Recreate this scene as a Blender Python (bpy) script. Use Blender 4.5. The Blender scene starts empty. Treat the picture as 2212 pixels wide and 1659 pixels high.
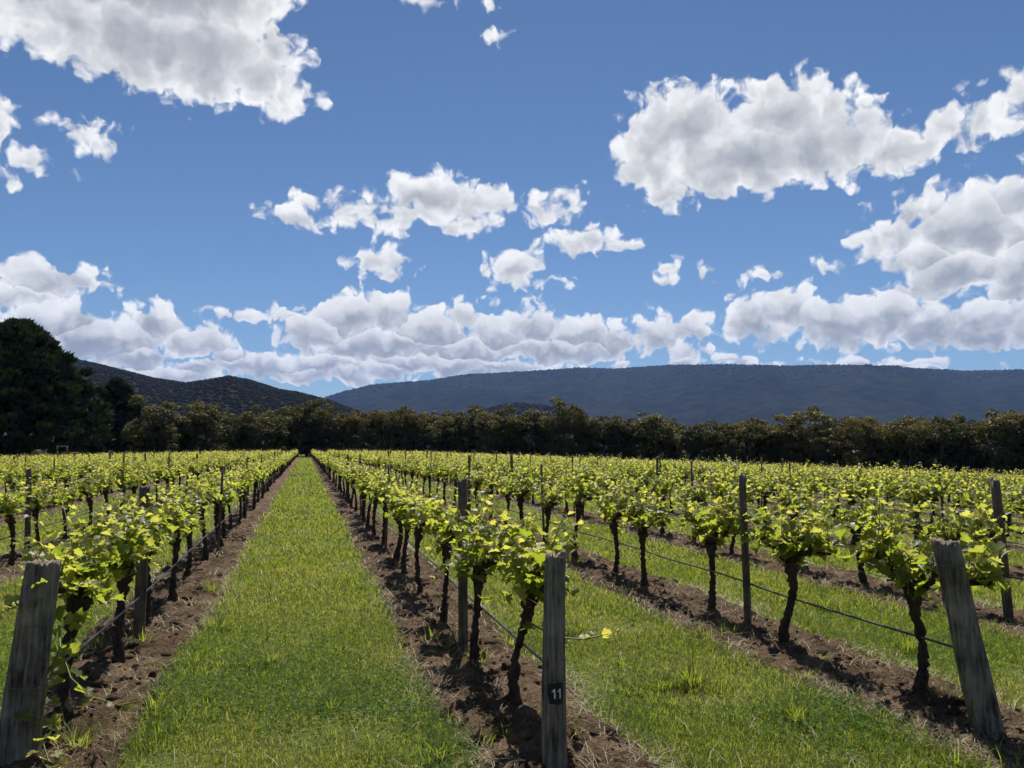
import bpy, math, random
import numpy as np
from mathutils import Vector, Matrix

SC = bpy.context.scene
COL = SC.collection
R = math.radians
rng = np.random.default_rng(11)
random.seed(11)

# ------------------------------------------------------------------ camera
H_EYE = 1.70
YAW = R(14.84)              # the camera looks to the right of the row direction (+Y)
PITCH = R(4.67)
cam_d = bpy.data.cameras.new('camera')
cam_d.sensor_fit = 'HORIZONTAL'
cam_d.sensor_width = 36.0
cam_d.lens = 36.0 * 3070 / 4032
cam_d.clip_start = 0.05
cam_d.clip_end = 30000
cam = bpy.data.objects.new('camera', cam_d)
COL.objects.link(cam)
cam.location = (0, 0, H_EYE)
cam.rotation_euler = (R(90) + PITCH, 0, -YAW)
SC.camera = cam

# ------------------------------------------------------------------ sun, exposure
SUN_AZ = R(17.5)            # clockwise from +Y
SUN_EL = R(57)
SKY_STRENGTH = 0.066
SKY_TINT = (0.455, 0.58, 0.73, 1)
SKY_LOW = (0.60, 0.745, 0.86, 1)
SUN_STEP = (2, 24)
LIGHT_REACH = 51.0
CLOUD_GREY = (0.222, 0.240, 0.268)
CLOUD_WHITE = (0.735, 0.735, 0.73)
sun_dir = Vector((math.sin(SUN_AZ) * math.cos(SUN_EL), math.cos(SUN_AZ) * math.cos(SUN_EL), math.sin(SUN_EL)))
sun_d = bpy.data.lights.new('sun', 'SUN')
sun_d.energy = 5.0
sun_d.angle = R(0.53)
sun_d.color = (1.0, 0.95, 0.86)
sun = bpy.data.objects.new('sun', sun_d)
COL.objects.link(sun)
sun.rotation_euler = sun_dir.to_track_quat('Z', 'Y').to_euler()
sun.location = (0, 0, 300)
SC.view_settings.view_transform = 'Standard'
SC.view_settings.look = 'None'
SC.view_settings.gamma = 1
SC.view_settings.exposure = 0.55
SC.view_settings.use_curve_mapping = False
SC.render.engine = 'CYCLES'
cy = SC.cycles
cy.max_bounces = 7
cy.diffuse_bounces = 3
cy.glossy_bounces = 2
cy.transmission_bounces = 4
cy.transparent_max_bounces = 4
cy.volume_bounces = 1
cy.caustics_reflective = False
cy.caustics_refractive = False
cy.use_denoising = True
try:
    cy.denoiser = 'OPENIMAGEDENOISE'
    cy.denoising_input_passes = 'RGB_ALBEDO_NORMAL'
except Exception:
    pass
cy.use_adaptive_sampling = True
cy.adaptive_threshold = 0.02
cy.adaptive_min_samples = 10
cy.sample_clamp_indirect = 6

# ------------------------------------------------------------------ small node helper
class NT:
    def __init__(s, tree):
        s.t = tree; s.n = tree.nodes; s.l = tree.links
    def node(s, typ, **kw):
        nd = s.n.new(typ)
        for k, v in kw.items():
            setattr(nd, k, v)
        return nd
    def put(s, sock, v):
        if hasattr(v, 'is_output') or isinstance(v, bpy.types.NodeSocket):
            s.l.new(v, sock)
        else:
            sock.default_value = v
    def math(s, op, a, b=None, c=None, clamp=False):
        nd = s.node('ShaderNodeMath', operation=op, use_clamp=clamp)
        for i, v in enumerate((a, b, c)):
            if v is not None:
                s.put(nd.inputs[i], v)
        return nd.outputs[0]
    def vec(s, op, a, b=None, c=None):
        nd = s.node('ShaderNodeVectorMath', operation=op)
        for i, v in enumerate((a, b, c)):
            if v is not None:
                s.put(nd.inputs[i], v)
        return nd.outputs['Value'] if op in ('LENGTH', 'DOT_PRODUCT', 'DISTANCE') else nd.outputs['Vector']
    def noise(s, vec, scale, detail=4, rough=0.5, lac=2.0, dist=0.0, dim='3D'):
        nd = s.node('ShaderNodeTexNoise', noise_dimensions=dim)
        if vec is not None:
            s.put(nd.inputs['Vector'], vec)
        nd.inputs['Scale'].default_value = scale
        nd.inputs['Detail'].default_value = detail
        nd.inputs['Roughness'].default_value = rough
        nd.inputs['Lacunarity'].default_value = lac
        nd.inputs['Distortion'].default_value = dist
        return nd.outputs[0]
    def mix(s, f, a, b, blend='MIX'):
        nd = s.node('ShaderNodeMix', data_type='RGBA', blend_type=blend)
        s.put(nd.inputs[0], f); s.put(nd.inputs[6], a); s.put(nd.inputs[7], b)
        return nd.outputs[2]
    def rng(s, v, a, b, c=0.0, d=1.0, smooth=False):
        nd = s.node('ShaderNodeMapRange', interpolation_type='SMOOTHSTEP' if smooth else 'LINEAR')
        s.put(nd.inputs[0], v)
        for i, q in enumerate((a, b, c, d)):
            s.put(nd.inputs[1 + i], q)
        return nd.outputs[0]

# ------------------------------------------------------------------ sky with cumulus clouds
# Clouds lie at infinity in the sky: (azimuth, elevation) x 1685, centre and half-size of each billow.
_F = 3070.0 * 2212 / 4032
def sky_pt(px, py):
    x = (px - 1106) / _F; y = -(py - 829.5) / _F
    up = y * math.cos(PITCH) + math.sin(PITCH); fw = math.cos(PITCH) - y * math.sin(PITCH)
    return math.atan2(x, fw) * _F, math.atan2(up, math.hypot(x, fw)) * _F
BILLOWS = [
    (30,30,120,70),(150,50,170,95),(300,80,200,115),(430,110,170,120),(540,160,120,75),(330,-70,330,150),(60,-40,160,90),(470,0,90,90),(610,205,70,42),(685,226,26,18),(590,110,60,60),
    (-10,255,38,48),(170,285,62,26),(215,315,42,20),(75,352,58,22),(30,375,30,12),
    (630,474,48,20),(675,438,30,14),(755,455,55,32),(920,425,95,55),(900,465,95,34),(1030,440,75,42),(1010,490,52,20),(850,480,52,18),
    (1185,455,52,32),(1225,425,26,20),(1265,522,70,30),(1335,528,42,12),(1200,522,26,9),(1105,580,62,34),(1195,602,26,11),(1170,570,30,20),(815,560,58,28),(862,585,40,14),
    (1480,280,135,95),(1700,250,140,82),(1790,310,160,88),(1610,340,200,80),(1420,370,90,55),(1380,330,55,70),(1920,320,120,55),(2050,280,90,45),(2130,250,80,42),(2200,200,34,36),(1440,420,55,28),(1640,210,70,40),(1750,205,60,40),
    (2110,490,150,90),(2210,430,130,72),(1925,510,85,42),(2060,590,150,60),(2230,580,140,85),(2010,560,110,45),(2000,450,90,40),
    (1620,690,62,55),(1700,672,85,52),(1800,695,130,58),(1920,685,120,52),(2010,700,120,52),(2130,700,130,58),(2230,700,110,60),
    (690,725,80,56),(760,690,85,56),(820,745,150,40),(1000,755,160,30),(1200,755,170,28),(840,680,70,50),(930,720,90,56),(1000,690,52,38),(1070,725,80,50),(1150,705,80,48),(1250,728,90,46),(1330,735,70,40),(1420,720,62,40),(1490,712,45,36),(1480,755,60,22),
    (75,598,85,46),(160,605,75,30),(30,645,90,30),(200,625,40,16),
    (120,700,150,50),(40,730,150,66),(220,735,170,58),(300,770,120,36),(340,705,75,42),(420,735,80,40),(490,765,60,22),
    
    (1345,785,34,10),(1480,776,36,10),(1580,780,45,14),(1640,785,40,8),(1750,778,40,10),(1850,780,60,12),(1960,788,90,12),(2170,782,20,6),
    (1440,577,17,9),(1440,605,20,10),(1515,586,15,12),(1655,596,34,12),(1800,570,34,9),(530,685,58,18),(610,680,30,20),(1052,72,14,7),(930,2,26,8),(1060,20,6,4),
]
_b = random.Random(21)
for k in range(14):         # the low far bank over the gap between the hills
    u = k / 13
    BILLOWS.append((300 + 860 * u + _b.uniform(-20, 20), 806 - 14 * u + _b.uniform(-16, 16), _b.uniform(60, 115), _b.uniform(20, 32)))
ALL_B = []
for (cx, cy_, rx, ry) in BILLOWS:
    a, e = sky_pt(cx, cy_)
    a1, _ = sky_pt(cx + rx, cy_); a0, _ = sky_pt(cx - rx, cy_)
    _, e1 = sky_pt(cx, cy_ - ry); _, e0 = sky_pt(cx, cy_ + ry)
    ALL_B.append((a, e, (a1 - a0) / 2, (e1 - e0) / 2))
_r = random.Random(5)
for k in range(26):         # the same broken cumulus goes on round the rest of the sky
    a = _r.uniform(0.85, 2 * math.pi - 0.85)
    if a > math.pi: a -= 2 * math.pi
    e = _r.uniform(0.06, 0.75)
    s = 60 + 220 * e
    for q in range(2):
        ALL_B.append(((a + _r.uniform(-.1, .1)) * _F, (e + _r.uniform(-.02, .02)) * _F, s * _r.uniform(.8, 1.5), s * _r.uniform(.4, .6)))

WARP = 30.0
def make_field(blobs, idx):
    """node group: azimuth/elevation point -> signed depth inside the nearest billow plus turbulence"""
    g = bpy.data.node_groups.new('cloud_field', 'ShaderNodeTree')
    g.interface.new_socket('P', in_out='INPUT', socket_type='NodeSocketVector')
    g.interface.new_socket('F', in_out='OUTPUT', socket_type='NodeSocketFloat')
    g.interface.new_socket('Soft', in_out='OUTPUT', socket_type='NodeSocketFloat')
    g.interface.new_socket('Top', in_out='OUTPUT', socket_type='NodeSocketFloat')
    b = NT(g)
    gi = b.node('NodeGroupInput'); go = b.node('NodeGroupOutput')
    P0 = b.vec('ADD', gi.outputs[0], (0.001 * idx, 0, 0))      # keeps the tiles' node chains apart, so each is evaluated only where it is needed
    wn = b.node('ShaderNodeTexNoise', noise_dimensions='2D')
    b.put(wn.inputs['Vector'], P0)
    wn.inputs['Scale'].default_value = 0.011; wn.inputs['Detail'].default_value = 3; wn.inputs['Roughness'].default_value = 0.6
    wv = b.vec('SUBTRACT', wn.outputs['Color'], (0.5, 0.5, 0.5))
    P = b.vec('MULTIPLY_ADD', wv, (60, 44, 0), P0)
    cur = None
    for (a, e, rx, ry) in blobs:
        v = b.vec('MULTIPLY_ADD', P, (1 / rx, 1 / ry, 0), (-a / rx, -e / ry, 0))
        m = (rx * ry) ** 0.5 * 0.75
        f = b.math('MULTIPLY_ADD', b.vec('LENGTH', v), -m, m)
        top_i = b.vec('DOT_PRODUCT', v, (0, 1, 0))
        if cur is None:
            cur = f; top = top_i
        else:             # height within whichever billow stands in front here
            top = b.math('MULTIPLY_ADD', b.math('SUBTRACT', top, top_i), b.math('GREATER_THAN', cur, f), top_i)
            cur = b.math('SMOOTH_MAX', cur, f, 10.0)
    hi = b.rng(b.vec('DOT_PRODUCT', P0, (0, 1, 0)), 60.0, 620.0, 0.0, 1.0, True)          # low clouds are farther: finer, tighter edges
    amp = b.math('MULTIPLY_ADD', hi, 50.0, 34.0)
    lift = b.math('MULTIPLY_ADD', hi, 8.0, 10.0)
    cl = b.math('MINIMUM', b.math('MAXIMUM', cur, -62.0), 160.0)
    base = b.math('ADD', cl, lift)
    n1 = b.noise(P, 0.017, 8, 0.56, 2.1, 0.0, '2D')
    vo = b.node('ShaderNodeTexVoronoi', voronoi_dimensions='2D', feature='F1')
    b.put(vo.inputs['Vector'], P); vo.inputs['Scale'].default_value = 0.024
    vo.inputs['Detail'].default_value = 2; vo.inputs['Roughness'].default_value = 0.45
    t2 = b.math('MULTIPLY_ADD', vo.outputs['Distance'], -32.0, 15.0)
    full = b.math('ADD', b.math('MULTIPLY_ADD', b.math('SUBTRACT', n1, 0.5), amp, base), t2)
    b.l.new(full, go.inputs[0])
    n2 = b.noise(P, 0.018, 2.5, 0.5, 2.1, 0.0, '2D')
    soft = b.math('ADD', b.math('MULTIPLY_ADD', b.math('SUBTRACT', n2, 0.5), amp, base), b.math('MULTIPLY', t2, 0.9))
    b.l.new(soft, go.inputs[1])
    b.l.new(b.math('MULTIPLY_ADD', t2, 0.022, b.math('MULTIPLY_ADD', b.math('SUBTRACT', n1, 0.5), 1.3, top)), go.inputs[2])
    return g

def build_world():
    w = bpy.data.worlds.new('World')
    SC.world = w
    w.use_nodes = True
    w.cycles.sampling_method = 'NONE'
    w.cycles.sample_map_resolution = 512
    n = NT(w.node_tree)
    for nd in list(n.n): n.n.remove(nd)
    out = n.node('ShaderNodeOutputWorld')
    sky = n.node('ShaderNodeTexSky', sky_type='NISHITA')
    sky.sun_disc = False
    sky.sun_elevation = SUN_EL
    sky.sun_rotation = SUN_AZ
    sky.altitude = 300
    sky.air_density = 1.0; sky.dust_density = 0.25; sky.ozone_density = 2.2
    tc = n.node('ShaderNodeTexCoord')
    d = n.vec('NORMALIZE', tc.outputs['Generated'])
    fx = n.vec('DOT_PRODUCT', d, (math.cos(YAW), -math.sin(YAW), 0))
    fy = n.vec('DOT_PRODUCT', d, (math.sin(YAW), math.cos(YAW), 0))
    sp = n.node('ShaderNodeSeparateXYZ'); n.l.new(d, sp.inputs[0])
    az = n.math('MULTIPLY', n.math('ARCTAN2', fx, fy), _F)
    el = n.math('MULTIPLY', n.math('ARCSINE', sp.outputs[2]), _F)
    tint = n.mix(1.0, sky.outputs[0], n.mix(n.rng(el, 0.0, 1000.0), SKY_LOW, SKY_TINT), 'MULTIPLY')     # deeper blue overhead
    cb = n.node('ShaderNodeCombineXYZ'); n.l.new(az, cb.inputs[0]); n.l.new(el, cb.inputs[1])
    p = cb.outputs[0]
    K = 0.98 / SKY_STRENGTH
    grey = tuple(c * K for c in CLOUD_GREY) + (1,)
    white = tuple(c * K for c in CLOUD_WHITE) + (1,)
    plain = n.node('ShaderNodeBackground'); n.l.new(tint, plain.inputs[0]); plain.inputs[1].default_value = SKY_STRENGTH
    edge = n.rng(el, 80.0, 600.0, 8.0, 24.0)
    reach_ = n.rng(el, 120.0, 620.0, 16.0, LIGHT_REACH)
    w_top = n.rng(el, 150.0, 620.0, 0.68, 0.10)
    def tile_shader(blobs, idx):
        if not blobs:
            return plain.outputs[0]
        g = make_field(blobs, idx)
        def field(vec):
            gn = n.node('ShaderNodeGroup'); gn.node_tree = g
            n.l.new(vec, gn.inputs[0]); return gn.outputs
        here = field(p); f0 = here[0]
        f1 = n.math('MULTIPLY', here[1], n.math('MULTIPLY_ADD', n.math('MULTIPLY', here[2], w_top), -0.5, 0.85))       # cloud the light has crossed: less near the tops, more at the base
        alpha = n.rng(f0, 0.0, edge, 0.0, 1.0, True)
        thick = n.math('MAXIMUM', f1, 0.0)
        lit = n.math('EXPONENT', n.math('MULTIPLY', n.math('POWER', n.math('DIVIDE', thick, reach_), 1.5), -1.0))
        tl = n.rng(here[2], -0.65, 0.50, 0.0, 1.0, True)
        lit = n.math('ADD', n.math('MULTIPLY', lit, n.math('SUBTRACT', 1.0, w_top)), n.math('MULTIPLY', n.math('MAXIMUM', tl, n.math('MULTIPLY', lit, 0.9)), w_top))
        wisp = n.noise(p, 0.035, 5, 0.6, 2.0, 0.0, '2D')
        lit2 = n.math('MULTIPLY_ADD', n.math('SUBTRACT', wisp, 0.5), 0.13, lit, clamp=True)
        res = n.mix(alpha, tint, n.mix(lit2, grey, white))
        bg = n.node('ShaderNodeBackground'); n.l.new(res, bg.inputs[0]); bg.inputs[1].default_value = SKY_STRENGTH
        return bg.outputs[0]
    # the sky is cut into tiles, each knowing only the billows that can reach it
    def reach(bl, x0, x1, y0, y1):
        a, e, rx, ry = bl; m = (rx * ry) ** 0.5 * 0.75
        q = WARP + 4
        dx = max(x0 - q - a, a - x1 - q, 0) / rx
        dy = max(y0 - q - e, e - y1 - q - SUN_STEP[1], 0) / ry
        return (1 - math.hypot(dx, dy)) * m > -78
    count = [0]
    def split(blobs, x0, x1, y0, y1, depth):
        bl = [q for q in blobs if reach(q, x0, x1, y0, y1)]
        if len(bl) <= 14 or depth >= 4 or x1 < -1200 or x0 > 1200 or y0 > 1050:
            count[0] += 1
            return tile_shader(bl, count[0])
        if (x1 - x0) > 1.3 * (y1 - y0):
            c = min(max(np.median([q[0] for q in bl]), x0 + .3 * (x1 - x0)), x1 - .3 * (x1 - x0))
            lo = split(bl, x0, c, y0, y1, depth + 1); hi = split(bl, c, x1, y0, y1, depth + 1); val = az
        else:
            c = min(max(np.median([q[1] for q in bl]), y0 + .3 * (y1 - y0)), y1 - .3 * (y1 - y0))
            lo = split(bl, x0, x1, y0, c, depth + 1); hi = split(bl, x0, x1, c, y1, depth + 1); val = el
        mx = n.node('ShaderNodeMixShader')
        n.l.new(n.math('GREATER_THAN', val, float(c)), mx.inputs[0])
        n.l.new(lo, mx.inputs[1]); n.l.new(hi, mx.inputs[2])
        return mx.outputs[0]
    PI = math.pi * _F
    def cut(val, c, lo, hi_):
        m_ = n.node('ShaderNodeMixShader')
        n.l.new(n.math('GREATER_THAN', val, float(c)), m_.inputs[0]); n.l.new(lo, m_.inputs[1]); n.l.new(hi_, m_.inputs[2])
        return m_.outputs[0]
    west = split(ALL_B, -PI, -1250, 0, PI / 2, 0); east = split(ALL_B, 1250, PI, 0, PI / 2, 0)
    ahead = split(ALL_B, -1250, 1250, 0, 1100, 0); above = split(ALL_B, -1250, 1250, 1100, PI / 2, 0)
    top = cut(az, -1250, west, cut(az, 1250, cut(el, 1100, ahead, above), east))
    mx = n.node('ShaderNodeMixShader')
    n.l.new(n.math('GREATER_THAN', el, -1.0), mx.inputs[0])
    n.l.new(plain.outputs[0], mx.inputs[1]); n.l.new(top, mx.inputs[2])
    n.l.new(mx.outputs[0], out.inputs[0])
    print('SKY TILES', count[0], 'NODES', len(n.n))
build_world()

# ------------------------------------------------------------------ object helpers
def link(o, parent=None):
    COL.objects.link(o)
    if parent is not None:
        o.parent = parent
    return o
def tag(o, label=None, cat=None, group=None, kind=None):
    if label: o['label'] = label
    if cat: o['category'] = cat
    if group: o['group'] = group
    if kind: o['kind'] = kind
    return o
def empty(name, loc=(0, 0, 0), rz=0.0, scale=None):
    o = bpy.data.objects.new(name, None)
    o.empty_display_size = 0.2
    o.location = loc; o.rotation_euler = (0, 0, rz)
    if scale: o.scale = scale
    return link(o)
def np_mesh(name, v, faces, mat=None, smooth=False, attrs=None):
    """faces: list of int arrays, each (n, k)"""
    me = bpy.data.meshes.new(name)
    v = np.ascontiguousarray(v, dtype=np.float32)
    me.vertices.add(len(v)); me.vertices.foreach_set('co', v.ravel())
    faces = [np.ascontiguousarray(f, dtype=np.int32) for f in faces if len(f)]
    loops = np.concatenate([f.ravel() for f in faces])
    sizes = np.concatenate([np.full(len(f), f.shape[1], np.int32) for f in faces])
    starts = np.concatenate([[0], np.cumsum(sizes)[:-1]]).astype(np.int32)
    me.loops.add(len(loops)); me.loops.foreach_set('vertex_index', loops)
    me.polygons.add(len(sizes)); me.polygons.foreach_set('loop_start', starts)
    try: me.polygons.foreach_set('loop_total', sizes)
    except Exception: pass
    if smooth:
        me.polygons.foreach_set('use_smooth', np.ones(len(sizes), bool))
    if attrs:
        for k, a in attrs.items():
            at = me.attributes.new(k, 'FLOAT', 'POINT')
            at.data.foreach_set('value', np.ascontiguousarray(a, dtype=np.float32))
    me.update(calc_edges=True)
    if mat: me.materials.append(mat)
    return me
def mobj(name, me, parent=None, loc=(0, 0, 0)):
    o = bpy.data.objects.new(name, me)
    o.location = loc
    return link(o, parent)
class MB:
    """collects vertices and faces of ONE mesh"""
    def __init__(s): s.v = []; s.f = {}; s.n = 0; s.a = {}
    def add(s, v, faces, **attrs):
        v = np.asarray(v, float)
        for f in faces:
            f = np.asarray(f, int)
            s.f.setdefault(f.shape[1], []).append(f + s.n)
        for k, a in attrs.items():
            s.a.setdefault(k, []).append(np.broadcast_to(np.asarray(a, float), (len(v),)))
        s.v.append(v); s.n += len(v)
    def mesh(s, name, mat, smooth=False):
        return np_mesh(name, np.concatenate(s.v), [np.concatenate(f) for f in s.f.values()], mat, smooth,
                       {k: np.concatenate(a) for k, a in s.a.items()})
    def box(s, x0, x1, y0, y1, z0, z1):
        v = [(x, y, z) for z in (z0, z1) for y in (y0, y1) for x in (x0, x1)]
        s.add(v, [np.array([[0,2,3,1],[4,5,7,6],[0,1,5,4],[2,6,7,3],[0,4,6,2],[1,3,7,5]])])

def tube(path, rad, sides=8, caps=True, jitter=0.0, rg=None):
    path = np.asarray(path, float); n = len(path)
    rad = np.broadcast_to(np.asarray(rad, float), (n,))
    tan = np.gradient(path, axis=0); tan /= np.linalg.norm(tan, axis=1)[:, None] + 1e-9
    ref = np.array([1.0, 0, 0]) if abs(tan[0, 0]) < 0.8 else np.array([0, 1.0, 0])
    u = np.zeros_like(path); r_ = ref
    for i in range(n):
        r_ = r_ - tan[i] * (r_ @ tan[i]); r_ = r_ / (np.linalg.norm(r_) + 1e-9); u[i] = r_
    w = np.cross(tan, u)
    a = np.linspace(0, 2 * np.pi, sides, endpoint=False)
    rr = rad[:, None] * np.ones((1, sides))
    if jitter and rg is not None:
        rr = rr * (1 + jitter * rg.standard_normal((n, sides)))
    v = path[:, None, :] + rr[:, :, None] * (np.cos(a)[None, :, None] * u[:, None, :] + np.sin(a)[None, :, None] * w[:, None, :])
    v = v.reshape(-1, 3)
    i, j = np.meshgrid(np.arange(n - 1), np.arange(sides), indexing='ij')
    j2 = (j + 1) % sides
    q = np.stack([i * sides + j, i * sides + j2, (i + 1) * sides + j2, (i + 1) * sides + j], -1).reshape(-1, 4)
    fs = [q]
    if caps:
        v = np.vstack([v, path[0], path[-1]])
        k = np.arange(sides); k2 = (k + 1) % sides
        t0 = np.stack([np.full(sides, n * sides), k2, k], -1)
        t1 = np.stack([np.full(sides, n * sides + 1), (n - 1) * sides + k, (n - 1) * sides + k2], -1)
        fs.append(np.vstack([t0, t1]))
    return v, fs

# vectorised value noise
_tab = np.random.default_rng(3).random((256, 256))
def vnoise(x, y):
    xi = np.floor(x).astype(int); yi = np.floor(y).astype(int)
    fx = x - xi; fy = y - yi
    fx = fx * fx * (3 - 2 * fx); fy = fy * fy * (3 - 2 * fy)
    a = _tab[xi & 255, yi & 255]; b = _tab[(xi + 1) & 255, yi & 255]
    c = _tab[xi & 255, (yi + 1) & 255]; d = _tab[(xi + 1) & 255, (yi + 1) & 255]
    return (a * (1 - fx) + b * fx) * (1 - fy) + (c * (1 - fx) + d * fx) * fy
def fbm(x, y, o=4, g=0.5):
    s = 0; a = 1; t = 0
    for k in range(o):
        s = s + a * vnoise(x * 2 ** k + 17.3 * k, y * 2 ** k + 9.1 * k); t += a; a *= g
    return s / t - 0.5

# ------------------------------------------------------------------ layout
ROW_GAP = 2.65
def row_x(i): return 1.34 + ROW_GAP * i if i >= 0 else -1.38 + 2.70 * (i + 1)          # i = 0 ends at the post numbered 11, i = -1 left of the path
VINE_GAP = 1.45
def y_end(x):
    return 140 - 0.602 * (x - 1.3) if x > 0 else 140 - 1.40 * (-x - 1.3)
def gz(x, y):
    """the field is level near the path and falls gently away to both sides"""
    x = np.asarray(x, float)
    r = np.maximum(x - 6, 0); l = np.maximum(-x - 4, 0)
    r2 = np.where(r < 12, r * r / 24, r - 6); l2 = np.where(l < 8, l * l / 16, l - 4)
    z = -0.042 * np.minimum(r2, 130) - 0.020 * np.minimum(l2, 60)
    return z
def gzf(x, y): return float(gz(x, y))
fwd = np.array([math.sin(YAW), math.cos(YAW)]); rgt = np.array([math.cos(YAW), -math.sin(YAW)])
def to_cam(x, y):
    return x * rgt[0] + y * rgt[1], x * fwd[0] + y * fwd[1]      # lateral, depth
def from_cam(l, d):
    return l * rgt[0] + d * fwd[0], l * rgt[1] + d * fwd[1]
TAN_H = 4032 / 2 / 3070
def ordinal(n):
    return '%d%s' % (n, 'th' if 10 <= n % 100 <= 20 else {1: 'st', 2: 'nd', 3: 'rd'}.get(n % 10, 'th'))

# ------------------------------------------------------------------ materials
def new_mat(name):
    m = bpy.data.materials.new(name); m.use_nodes = True
    n = NT(m.node_tree)
    bs = n.n['Principled BSDF']; out = n.n['Material Output']
    return m, n, bs, out
def attr(n, name):
    a = n.node('ShaderNodeAttribute', attribute_name=name); return a.outputs['Fac']
def obj_random(n):
    return n.node('ShaderNodeObjectInfo').outputs['Random']
def obj_coord(n):
    return n.node('ShaderNodeTexCoord').outputs['Object']
def world_pos(n):
    return n.node('ShaderNodeNewGeometry').outputs['Position']
def bump(n, bs, h, strength, dist):
    b = n.node('ShaderNodeBump'); b.inputs['Strength'].default_value = strength; b.inputs['Distance'].default_value = dist
    n.put(b.inputs['Height'], h); n.l.new(b.outputs[0], bs.inputs['Normal'])

def leaf_mat(name, old, young, t_old, t_young_or_lit, trans=0.45, rough=0.42, spec=0.5, alt=None, vary=0.55):
    m, n, bs, out = new_mat(name)
    rnd = n.math('FRACT', n.math('ADD', attr(n, 'tint'), obj_random(n)))
    yg = n.math('ADD', attr(n, 'young'), n.math('MULTIPLY_ADD', rnd, vary, -0.22 * vary), clamp=True)
    c = n.mix(yg, old + (1,), young + (1,))
    c2 = n.mix(yg, t_old + (1,), t_young_or_lit + (1,))
    if alt:       # some trees are greyer green than others
        fr = n.rng(n.math('FRACT', n.math('MULTIPLY', obj_random(n), 7.31)), 0.35, 0.9)
        c = n.mix(n.math('MULTIPLY', fr, 0.75), c, alt + (1,))
    n.l.new(c, bs.inputs['Base Color'])
    bs.inputs['Roughness'].default_value = rough
    bs.inputs['Specular IOR Level'].default_value = spec
    tr = n.node('ShaderNodeBsdfTranslucent'); n.l.new(c2, tr.inputs['Color'])
    mx = n.node('ShaderNodeMixShader'); mx.inputs[0].default_value = trans
    n.l.new(bs.outputs[0], mx.inputs[1]); n.l.new(tr.outputs[0], mx.inputs[2])
    n.l.new(mx.outputs[0], out.inputs[0])
    return m
M = {}
M['vine_leaf'] = leaf_mat('vine_leaf', (0.062, 0.086, 0.018), (0.26, 0.245, 0.075), (0.32, 0.40, 0.026), (0.76, 0.70, 0.12), 0.57, 0.45, 0.36)
M['grass'] = leaf_mat('grass_blade', (0.076, 0.106, 0.018), (0.235, 0.232, 0.066), (0.29, 0.38, 0.028), (0.46, 0.45, 0.08), 0.50, 0.6, 0.2, None, 0.28)
M['clover'] = leaf_mat('clover_leaf', (0.035, 0.09, 0.012), (0.08, 0.15, 0.02), (0.14, 0.28, 0.015), (0.24, 0.36, 0.03), 0.45, 0.7, 0.12)
M['straw'] = leaf_mat('dry_straw', (0.22, 0.17, 0.10), (0.42, 0.35, 0.22), (0.28, 0.22, 0.12), (0.40, 0.34, 0.2), 0.25, 0.6, 0.3)
M['gum_leaf'] = leaf_mat(alt=(0.045, 0.056, 0.026), name='gum_leaf', old=(0.034, 0.038, 0.018), young=(0.25, 0.195, 0.060), t_old=(0.035, 0.045, 0.012), t_young_or_lit=(0.25, 0.195, 0.045), trans=0.3, rough=0.6, spec=0.15)  # the paler colours paint sunlight onto the crown tops
M['pine_leaf'] = leaf_mat('pine_needle', (0.016, 0.028, 0.013), (0.075, 0.090, 0.038), (0.015, 0.03, 0.01), (0.04, 0.06, 0.015), 0.15, 0.6, 0.15)

def simple(name, col, rough=0.7, metal=0.0, spec=0.3):
    m, n, bs, out = new_mat(name)
    bs.inputs['Base Color'].default_value = col + (1,)
    bs.inputs['Roughness'].default_value = rough; bs.inputs['Metallic'].default_value = metal
    bs.inputs['Specular IOR Level'].default_value = spec
    return m
def bark_mat(name, c0, c1, scale=(30, 30, 6), dist=0.01):
    m, n, bs, out = new_mat(name)
    p = obj_coord(n)
    v = n.vec('MULTIPLY', p, scale)
    f = n.noise(v, 1.0, 5, 0.6)
    g2 = n.noise(p, 3.0, 3, 0.6)
    g3 = n.noise(n.vec('MULTIPLY', p, (1, 1, .45)), 14.0, 4, 0.65)
    f2 = n.math('ADD', n.math('MULTIPLY_ADD', n.math('SUBTRACT', g2, 0.5), 0.6, n.math('MULTIPLY', f, 0.6)), n.math('MULTIPLY', g3, 0.4))
    n.l.new(n.mix(n.rng(f2, 0.32, 0.68), c0 + (1,), c1 + (1,)), bs.inputs['Base Color'])
    bs.inputs['Roughness'].default_value = 0.9; bs.inputs['Specular IOR Level'].default_value = 0.15
    bump(n, bs, f, 1.0, dist)
    return m
M['vine_bark'] = bark_mat('vine_bark', (0.020, 0.014, 0.011), (0.085, 0.06, 0.045), (70, 70, 12), 0.012)
M['gum_bark'] = bark_mat('gum_bark', (0.03, 0.024, 0.02), (0.12, 0.10, 0.085), (4, 4, 1), 0.05)
M['post_wood'] = bark_mat('weathered_post', (0.030, 0.024, 0.019), (0.31, 0.262, 0.205), (52, 52, 3.4), 0.016)
M['post_brown'] = bark_mat('brown_post', (0.04, 0.03, 0.022), (0.18, 0.14, 0.105), (60, 60, 3), 0.006)
M['shoot'] = simple('green_shoot', (0.16, 0.17, 0.04), 0.5)
M['tendril'] = simple('reddish_shoot', (0.20, 0.15, 0.05), 0.5)
M['tube'] = simple('black_poly_tube', (0.03, 0.032, 0.035), 0.32, 0.0, 0.5)
M['wire'] = simple('galvanised_wire', (0.16, 0.16, 0.16), 0.45, 0.7)
M['black_paint'] = simple('black_paint', (0.012, 0.012, 0.012), 0.6)
M['white_paint'] = simple('white_paint', (0.62, 0.62, 0.58), 0.7)

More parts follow.
